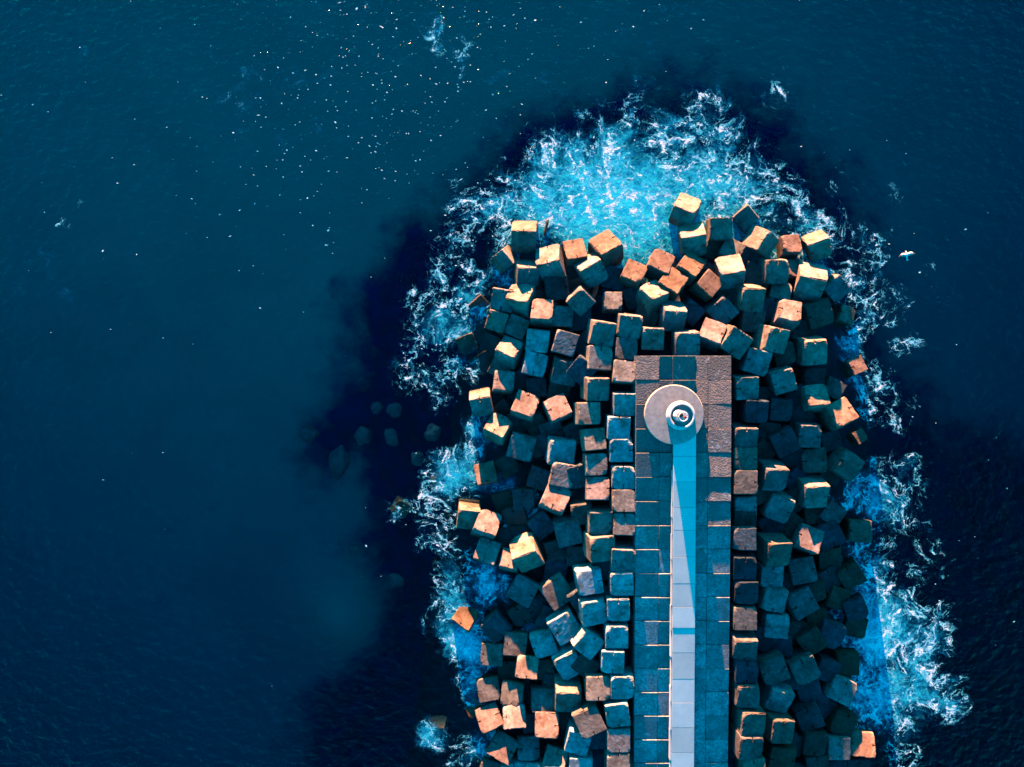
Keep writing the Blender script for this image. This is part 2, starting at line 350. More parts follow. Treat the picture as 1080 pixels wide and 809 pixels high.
# ---------------------------------------------------------------- water surface
def water_material():
    k = NT("sea water")
    p = k.n("TexCoord").outputs['Object']
    lace = k.attr("lace"); aer = k.attr("aerated"); fl = k.attr("glints")
    # swirl the pattern space
    w1 = k.noise(p, 0.14, 2, 0.5); w2 = k.noise(p, 0.45, 2, 0.5)
    d1 = k.vec('SUBTRACT', w1.outputs['Color'], (0.5, 0.5, 0.5)); d2 = k.vec('SUBTRACT', w2.outputs['Color'], (0.5, 0.5, 0.5))
    s1 = k.n("VectorMath", operation='SCALE'); k.l(d1, s1.inputs[0]); s1.inputs['Scale'].default_value = 6.0
    s2 = k.n("VectorMath", operation='SCALE'); k.l(d2, s2.inputs[0]); s2.inputs['Scale'].default_value = 1.7
    q = k.vec('ADD', k.vec('ADD', p, s1.outputs[0]), s2.outputs[0])
    w3 = k.noise(p, 2.2, 4, 0.65)
    d3 = k.vec('SUBTRACT', w3.outputs['Color'], (0.5, 0.5, 0.5))
    s3 = k.n("VectorMath", operation='SCALE'); k.l(d3, s3.inputs[0]); s3.inputs['Scale'].default_value = 0.75
    s4 = k.n("VectorMath", operation='SCALE'); k.l(d1, s4.inputs[0]); s4.inputs['Scale'].default_value = 3.0
    s5 = k.n("VectorMath", operation='SCALE'); k.l(d2, s5.inputs[0]); s5.inputs['Scale'].default_value = 1.1
    q2 = k.vec('ADD', k.vec('ADD', k.vec('ADD', p, s4.outputs[0]), s5.outputs[0]), s3.outputs[0])
    def cells(scale, width, off):
        v = k.n("TexVoronoi"); v.feature = 'DISTANCE_TO_EDGE'; v.inputs['Scale'].default_value = scale
        k.l(k.vec('ADD', q2, (off, off, 0)), v.inputs['Vector'])
        return k.math('SUBTRACT', 1.0, k.math('DIVIDE', v.outputs['Distance'], width), clamp=True)
    def ridge(scale, detail, width, rough=0.5, off=0.0):
        f = k.noise(k.vec('ADD', q2, (off, off*1.7, 0)), scale, detail, rough).outputs['Fac']
        return k.math('SUBTRACT', 1.0, k.math('DIVIDE', k.math('ABSOLUTE', k.math('SUBTRACT', f, 0.5)), width), clamp=True)
    patch = k.noise(q, 0.16, 4, 0.6).outputs['Fac']
    patch2 = k.noise(k.vec('ADD', q, (50.0, 9.0, 0)), 0.42, 4, 0.6).outputs['Fac']
    grain = k.noise(p, 3.4, 5, 0.7).outputs['Fac']
    grain2 = k.noise(q2, 1.2, 5, 0.6).outputs['Fac']
    env = k.math('ADD', lace, k.math('ADD', k.math('MULTIPLY', k.math('SUBTRACT', patch, 0.5), 2.4), k.math('MULTIPLY', k.math('SUBTRACT', patch2, 0.5), 2.2)))
    on0 = k.step(lace, 0.04, 0.20)
    e1 = k.math('MULTIPLY', k.step(env, 0.0, 1.0), on0)
    rA = ridge(0.24, 3, k.math('ADD', 0.004, k.math('MULTIPLY', e1, 0.015)), 0.56)
    rB = ridge(0.5, 3, k.math('ADD', 0.005, k.math('MULTIPLY', e1, 0.020)), 0.58, 13.0)
    rC = ridge(1.2, 3, k.math('ADD', 0.006, k.math('MULTIPLY', e1, 0.026)), 0.6, 41.0)
    rV = cells(0.42, k.math('ADD', 0.02, k.math('MULTIPLY', e1, 0.10)), 5.0)
    rW = cells(0.95, k.math('ADD', 0.02, k.math('MULTIPLY', e1, 0.10)), 25.0)
    rD = ridge(2.9, 3, k.math('ADD', 0.008, k.math('MULTIPLY', e1, 0.030)), 0.6, 71.0)
    fade = k.step(k.noise(k.vec('ADD', q, (7.0, 80.0, 0)), 0.6, 4, 0.6).outputs['Fac'], 0.42, 0.60, 0.05, 1.0)
    fade2 = k.step(k.noise(k.vec('ADD', q, (27.0, 33.0, 0)), 0.8, 4, 0.6).outputs['Fac'], 0.40, 0.62)
    net = k.math('MAXIMUM', k.math('MULTIPLY', rA, fade), k.math('MAXIMUM', k.math('MULTIPLY', rB, fade2), k.math('MAXIMUM', k.math('MULTIPLY', rC, k.math('MULTIPLY', fade, 0.8)), k.math('MAXIMUM', k.math('MAXIMUM', k.math('MULTIPLY', rV, fade), k.math('MULTIPLY', rW, k.math('MULTIPLY', fade2, 0.85))), k.math('MULTIPLY', rD, k.math('MULTIPLY', fade2, 0.5))))))
    brk = k.step(k.math('ADD', grain, k.math('MULTIPLY', e1, 0.18)), 0.36, 0.60)
    white = k.math('MULTIPLY', k.step(k.math('MULTIPLY', net, brk), 0.24, 0.90), k.step(e1, 0.20, 0.75))
    # spatter and boiling white where the lace is strongest
    spat = k.math('MULTIPLY', k.step(grain, 0.63, 0.70), k.step(e1, 0.2, 0.8))
    boil = k.math('MULTIPLY', k.step(env, 1.05, 1.9), k.step(grain2, 0.50, 0.62))
    white = k.math('MAXIMUM', white, k.math('MAXIMUM', k.math('MULTIPLY', boil, 0.9), k.math('MULTIPLY', spat, 0.8)))
    # sun glitter on the open water, painted in as white dots
    vo = k.n("TexVoronoi"); vo.feature = 'F1'; vo.inputs['Scale'].default_value = 2.4
    st = k.n("Mapping"); st.inputs['Scale'].default_value = (0.75, 1.25, 1); st.inputs['Rotation'].default_value = (0, 0, 0.35)
    k.l(k.vec('ADD', p, s2.outputs[0]), st.inputs['Vector']); k.l(st.outputs[0], vo.inputs['Vector'])
    sc = k.n("SeparateColor"); k.l(vo.outputs['Color'], sc.inputs[0])
    rad = k.math('MULTIPLY', k.step(sc.outputs[1], 0.0, 1.0), 0.25)
    dot = k.step(vo.outputs['Distance'], k.math('MULTIPLY', rad, 0.4), rad, 1.0, 0.0)
    clus = k.step(k.noise(p, 0.13, 4, 0.65).outputs['Fac'], 0.36, 0.62)
    on = k.math('LESS_THAN', sc.outputs[0], k.math('MULTIPLY', fl, clus))
    white = k.math('MAXIMUM', white, k.math('MULTIPLY', dot, on))
    # aerated green-blue water
    ae = k.math('ADD', aer, k.math('ADD', k.math('MULTIPLY', k.math('SUBTRACT', patch, 0.5), 1.9), k.math('MULTIPLY', k.math('SUBTRACT', patch2, 0.5), 2.2)))
    ae = k.math('ADD', ae, k.math('MULTIPLY', k.math('SUBTRACT', grain2, 0.5), 0.5))
    ae = k.math('ADD', ae, k.math('MULTIPLY', k.math('SUBTRACT', k.math('MAXIMUM', rA, rB), 0.5), 0.35))
    aeo = k.math('MULTIPLY', k.step(ae, 0.15, 1.15), k.step(aer, 0.015, 0.12))
    aeo = k.math('MULTIPLY', aeo, 0.92)
    # waves
    wv = k.n("Mapping"); wv.inputs['Scale'].default_value = (0.75, 1.0, 1); wv.inputs['Rotation'].default_value = (0, 0, 0.3); k.l(p, wv.inputs['Vector'])
    b1 = k.noise(wv.outputs[0], 1.15, 3, 0.55).outputs['Fac']
    b2 = k.noise(wv.outputs[0], 4.5, 3, 0.6).outputs['Fac']
    hh = k.math('ADD', k.math('MULTIPLY', b1, 0.8), k.math('MULTIPLY', b2, 0.07))
    bump = k.n("Bump"); bump.inputs['Strength'].default_value = 0.9; bump.inputs['Distance'].default_value = 0.5; k.l(hh, bump.inputs['Height'])
    fb = k.n("Bump"); fb.inputs['Strength'].default_value = 0.42; fb.inputs['Distance'].default_value = 0.45
    k.l(k.noise(p, 3.0, 5, 0.68).outputs['Fac'], fb.inputs['Height'])
    ab = k.n('Bump'); ab.inputs['Strength'].default_value = 0.15; ab.inputs['Distance'].default_value = 0.3; k.l(k.noise(p, 1.3, 3, 0.6).outputs['Fac'], ab.inputs['Height'])
    tr = k.n("BsdfTransparent"); tr.inputs['Color'].default_value = col(0.93, 0.97, 0.98)
    gl = k.n("BsdfGlossy"); gl.inputs['Roughness'].default_value = 0.05; k.l(bump.outputs[0], gl.inputs['Normal'])
    gl.inputs['Color'].default_value = col(1, 1, 1)
    fr = k.n("Fresnel"); fr.inputs['IOR'].default_value = 1.33; k.l(bump.outputs[0], fr.inputs['Normal'])
    m1 = k.n("MixShader"); k.l(k.math('MULTIPLY', fr.outputs[0], 0.6), m1.inputs[0]); k.l(tr.outputs[0], m1.inputs[1]); k.l(gl.outputs[0], m1.inputs[2])
    da = k.n("BsdfDiffuse"); k.l(k.mix(k.step(k.math('ADD', k.math('ADD', ae, k.math('MULTIPLY', k.math('SUBTRACT', grain, 0.5), 1.6)), k.math('MULTIPLY', k.math('SUBTRACT', k.math('MAXIMUM', rC, rW), 0.4), 0.5)), 0.2, 2.25), col(0.001, 0.07, 0.15), col(0.025, 0.76, 0.87)), da.inputs['Color']); k.l(ab.outputs[0], da.inputs['Normal'])
    m2 = k.n("MixShader"); k.l(aeo, m2.inputs[0]); k.l(m1.outputs[0], m2.inputs[1]); k.l(da.outputs[0], m2.inputs[2])
    dw = k.n("BsdfDiffuse"); k.l(k.mix(k.step(k.math('MULTIPLY', white, k.step(grain2, 0.40, 0.62, 0.55, 1.0)), 0.35, 0.95), col(0.10, 0.66, 0.76), col(0.92, 0.93, 0.92)), dw.inputs['Color']); k.l(fb.outputs[0], dw.inputs['Normal'])
    m3 = k.n("MixShader"); k.l(white, m3.inputs[0]); k.l(m2.outputs[0], m3.inputs[1]); k.l(dw.outputs[0], m3.inputs[2])
    k.l(m3.outputs[0], k.out.inputs['Surface'])
    va = k.n("VolumeAbsorption"); va.inputs['Color'].default_value = col(0.0, 0.46, 0.69); va.inputs['Density'].default_value = 0.105
    k.l(va.outputs[0], k.out.inputs['Volume'])
    return k.m

xs = grid_axis(-54, 54, 0.3, 700); ys = grid_axis(-42, 42, 0.3, 700)
X, Y, Q = sheet("water", xs, ys)
lace = np.zeros(X.shape); aer = np.zeros(X.shape); glint_map = np.zeros(X.shape)
for x, y, r, a, b in FOAM:
    g = np.exp(-(((X-x)**2+(Y-y)**2)/(r*r))**1.4)
    lace = np.maximum(lace, a*g) + 0.25*np.minimum(lace, a*g)
    aer = np.maximum(aer, b*g) + 0.25*np.minimum(aer, b*g)
for x, y, r, a in GLINT:
    glint_map = np.maximum(glint_map, a*np.exp(-((X-x)**2+(Y-y)**2)/(r*r)))
Z = 0.04*(0.07*np.sin(0.55*X+0.9*Y+np.sin(0.21*X)) + 0.05*np.sin(-0.8*X+1.3*Y+1.3*np.sin(0.17*Y)) + 0.04*np.sin(2.1*X+0.7*Y) + 0.10*lace*np.sin(1.7*X+np.sin(Y*1.9)*1.5)*np.cos(1.5*Y))
far = np.maximum(np.abs(X)-54, np.abs(Y)-42) > 0
Z[far] *= 0.3
make_sheet("water", X, Y, Z, Q, {"lace": lace, "aerated": aer, "glints": glint_map}, water_material())

# ---------------------------------------------------------------- pier
PX0, PX1, PTIP, PEND, DECK = 11.36, 20.22, 2.58, -62.0, 4.30
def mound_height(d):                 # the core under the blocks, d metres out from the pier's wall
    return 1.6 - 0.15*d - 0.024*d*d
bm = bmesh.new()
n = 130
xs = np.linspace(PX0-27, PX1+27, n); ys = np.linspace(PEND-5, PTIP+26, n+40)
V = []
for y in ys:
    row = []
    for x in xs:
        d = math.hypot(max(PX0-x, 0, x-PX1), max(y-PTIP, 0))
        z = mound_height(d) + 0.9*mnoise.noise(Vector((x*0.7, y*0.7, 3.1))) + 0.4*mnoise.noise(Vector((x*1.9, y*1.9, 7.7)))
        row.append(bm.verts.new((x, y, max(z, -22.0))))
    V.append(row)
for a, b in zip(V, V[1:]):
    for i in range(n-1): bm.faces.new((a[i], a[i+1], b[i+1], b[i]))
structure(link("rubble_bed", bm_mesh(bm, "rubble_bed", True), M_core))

random.seed(5)
pier = empty("pier", ((PX0+PX1)/2, PTIP, 0))
tag(pier, "long straight concrete pier of square deck slabs with a pale raised path down its middle", "pier")
def child(name, bm, mat, parent, smooth=False):
    o = link(name, bm_mesh(bm, name, smooth), mat, parent)
    o.matrix_parent_inverse = Matrix.Translation(-Vector(parent.location))
    return o
bm = bmesh.new(); add_box(bm, PX0, PX1, PEND, PTIP, -6.0, DECK-0.26)
for v in bm.verts:
    if v.co.z > 0 and v.co.y < -20: v.co.z = DECK-0.26-0.034*(-7.0-PEND)
child("pier_wall", bm, M_wall, pier)
bm = bmesh.new()
cols = [(11.40, 13.54), (13.57, 14.74), (14.78, 16.90), (16.94, 18.03), (18.07, 20.18)]
pitch = 2.236
for ci, (x0, x1) in enumerate(cols):
    r = 0
    y = PTIP - 0.02
    while y > PEND + pitch:
        h = random.uniform(-0.02, 0.03)
        DK = DECK - 0.034*max(0.0, -7.0-(y-pitch/2))
        lit = (ci == 0 and r < 2) or (ci in (3, 4) and r < 7)
        ax = (random.gauss(0.008, 0.012) if lit else random.gauss(-0.074 if ci < 2 else -0.06, 0.024)); ay = random.gauss(0, 0.006)
        g = random.uniform(0.02, 0.05)
        cx, cy = (x0+x1)/2, y - pitch/2
        m = Matrix.Translation((cx, cy, DK+h)) @ Matrix.Rotation(-ax, 4, 'X') @ Matrix.Rotation(ay, 4, 'Y') @ Matrix.Rotation(random.gauss(0, 0.004), 4, 'Z')
        add_box(bm, x0-cx, x1-cx, -pitch/2+g/2, pitch/2-g/2, -0.24, 0.0, 0.022, m)
        y -= pitch; r += 1
child("deck_slabs", bm, M_deck, pier)
# raised path, one step down further in
bm = bmesh.new(); y = -4.2; x0, x1 = 14.80, 16.88
STEP = -22.55
while y > PEND + 3:
    L = random.uniform(2.0, 2.5)
    if y > STEP and y - L < STEP: L = y - STEP
    top = DECK + (0.24 if y > STEP + 0.01 else 0.215) + random.uniform(-0.003, 0.003)
    add_box(bm, x0, x1, y-L+0.012, y-0.012, top-1.6, top, 0.012)
    y -= L
for v in bm.verts: v.co.z += 0.025*min(0, v.co.y+7.5)
child("raised_path", bm, M_path, pier)
bm = bmesh.new(); y = -8.0
while y > PEND + 3:
    L = random.uniform(1.2, 3.0); wv = random.uniform(0.09, 0.16)
    add_box(bm, x0-0.02-wv, x0-0.02, y-L+0.01, y, DECK-2.0, DECK+0.12+0.025*min(0, y+7.5)+random.uniform(-0.04, 0.04), 0.02)
    y -= L
child("kerb", bm, M_path, pier)

# ---------------------------------------------------------------- harbour light
LX, LY = 14.86, -2.85
lh = empty("harbour_light", (LX, LY, DECK))
tag(lh, "white harbour light on a round pale platform near the end of the pier", "lighthouse")
bm = bmesh.new(); lathe(bm, [(0, DECK-0.1), (2.74, DECK-0.1), (2.74, DECK+0.24), (2.68, DECK+0.30), (0, DECK+0.33)], 96, LX, LY)
child("platform", bm, M_plat, lh)
TX, TY = 15.42, -2.93
bm = bmesh.new(); lathe(bm, [(0, DECK+0.28), (1.40, DECK+0.28), (1.30, DECK+0.34), (1.17, DECK+0.58), (0, DECK+0.58)], 72, TX, TY)
base = child("tower_base", bm, M_white, lh, False)
bm = bmesh.new(); lathe(bm, [(0.99, DECK+0.57), (0.99, DECK+0.95), (1.02, DECK+0.98), (1.12, DECK+0.98), (1.15, DECK+0.95), (1.15, DECK+0.57)], 72, TX, TY)
child("parapet", bm, M_white, base)
bm = bmesh.new(); lathe(bm, [(0, DECK+0.58), (0.98, DECK+0.58), (0.98, DECK+0.60), (0, DECK+0.60)], 64, TX, TY)
child("gallery_floor", bm, M_floor, base)
SX, SY = TX-0.32, TY+0.02
bm = bmesh.new(); lathe(bm, [(0, DECK+0.60), (0.52, DECK+0.60), (0.48, DECK+2.2), (0.52, DECK+2.22), (0.52, DECK+2.30), (0, DECK+2.32)], 48, SX, SY)
mast = child("lamp_mast", bm, M_white, lh)
bm = bmesh.new(); lathe(bm, [(0, DECK+2.31), (0.2, DECK+2.31), (0.2, DECK+2.6), (0.12, DECK+2.68), (0, DECK+2.70)], 32, SX-0.16, SY+0.12)
child("lamp", bm, M_glass, mast)
bm = bmesh.new(); add_box(bm, SX+0.12, SX+0.32, SY-0.18, SY+0.02, DECK+2.32, DECK+2.52, 0.03)
child("equipment_box", bm, M_red, mast)
bm = bmesh.new()
tube(bm, [(SX+0.4*math.cos(a*math.pi/12), SY+0.4*math.sin(a*math.pi/12), DECK+2.75) for a in range(24)], 0.035, 8, True)
for a in range(6):
    c, s = math.cos(a*math.pi/3), math.sin(a*math.pi/3)
    tube(bm, [(SX+0.4*c, SY+0.4*s, DECK+2.28), (SX+0.4*c, SY+0.4*s, DECK+2.75)], 0.022, 6)
child("hand_rail", bm, M_white, mast)

# ---------------------------------------------------------------- concrete cubes
def cube_mesh(seed):
    rnd = random.Random(seed)
    bm = bmesh.new()
    bmesh.ops.create_cube(bm, size=1.0)
    bmesh.ops.subdivide_edges(bm, edges=list(bm.edges), cuts=11, use_grid_fill=True)
    so = Vector((rnd.uniform(0, 99), rnd.uniform(0, 99), rnd.uniform(0, 99)))
    corners = {tuple(rnd.choice((-1, 1)) for _ in range(3)): rnd.uniform(0.06, 0.17) for _ in range(4)}
    for v in bm.verts:
        c = v.co.copy()
        # move rows of vertices out to the arrises so the edges stay tight
        for i in range(3):
            a = abs(c[i])
            if 0.40 < a < 0.45: c[i] = math.copysign(0.462, c[i])
        e = sorted((0.5-abs(x) for x in c))
        nv = mnoise.noise(c*3.1+so); nf = mnoise.noise(c*9.0+so)
        q = c.copy()
        if e[1] < 0.001:                                   # on an arris
            k = 0.004 + max(0, nv-0.08)*0.085 + max(0, nf-0.1)*0.06
            for i in range(3):
                if abs(c[i]) > 0.499: q[i] = math.copysign(0.5-k, c[i])
            if e[2] < 0.001: q *= 0.975
        for cs, r in corners.items():
            p = Vector(cs)*0.5; d = (q-p).length
            if d < r*1.6: q -= p.normalized()*(r*1.6-d)*0.45
        q += c.normalized()*nf*0.004
        # slightly drafted sides, as cast
        q.x *= 1-0.03*(q.z+0.5); q.y *= 1-0.03*(q.z+0.5)
        v.co = q
    me = bm_mesh(bm, "concrete_cube"); 
    o = bpy.data.objects.new("tmp", me); COL.objects.link(o)
    # lifting slots: a T-shaped key cut in from two opposite edges, top and bottom
    cb = bmesh.new()
    wd, dp, tw, tl = 0.022, 0.21, 0.065, 0.035
    for sx in (-1, 1):
        for sz in (-1, 1):
            if rnd.random() < 0.38: continue
            wd = rnd.uniform(0.014, 0.026); dp = rnd.uniform(0.12, 0.22)
            if rnd.random() < 0.35: tw = wd + 0.004
            else: tw = rnd.uniform(0.05, 0.07)
            prof = [(0.62, -wd), (0.62, wd), (0.5-dp+tl, wd), (0.5-dp+tl, tw), (0.5-dp, tw), (0.5-dp, -tw), (0.5-dp+tl, -tw), (0.5-dp+tl, -wd)]
            lo = [cb.verts.new((sx*a, b, sz*0.34)) for a, b in prof]
            hi = [cb.verts.new((sx*a, b, sz*0.62)) for a, b in prof]
            cb.faces.new(lo); cb.faces.new(hi)
            for i in range(8):
                j = (i+1) % 8; cb.faces.new((lo[i], lo[j], hi[j], hi[i]))
    co = bpy.data.objects.new("tmp_cut", bm_mesh(cb, "tmp_cut")); COL.objects.link(co)
    md = o.modifiers.new("b", 'BOOLEAN'); md.object = co; md.operation = 'DIFFERENCE'; md.solver = 'EXACT'
    dg = bpy.context.evaluated_depsgraph_get(); dg.update()
    res = bpy.data.meshes.new_from_object(o.evaluated_get(dg)); res.name = "concrete_cube"
    bpy.data.objects.remove(o); bpy.data.objects.remove(co)
    res.materials.clear(); res.materials.append(M_cube)
    return res
MESHES = [cube_mesh(100+i) for i in range(14)]

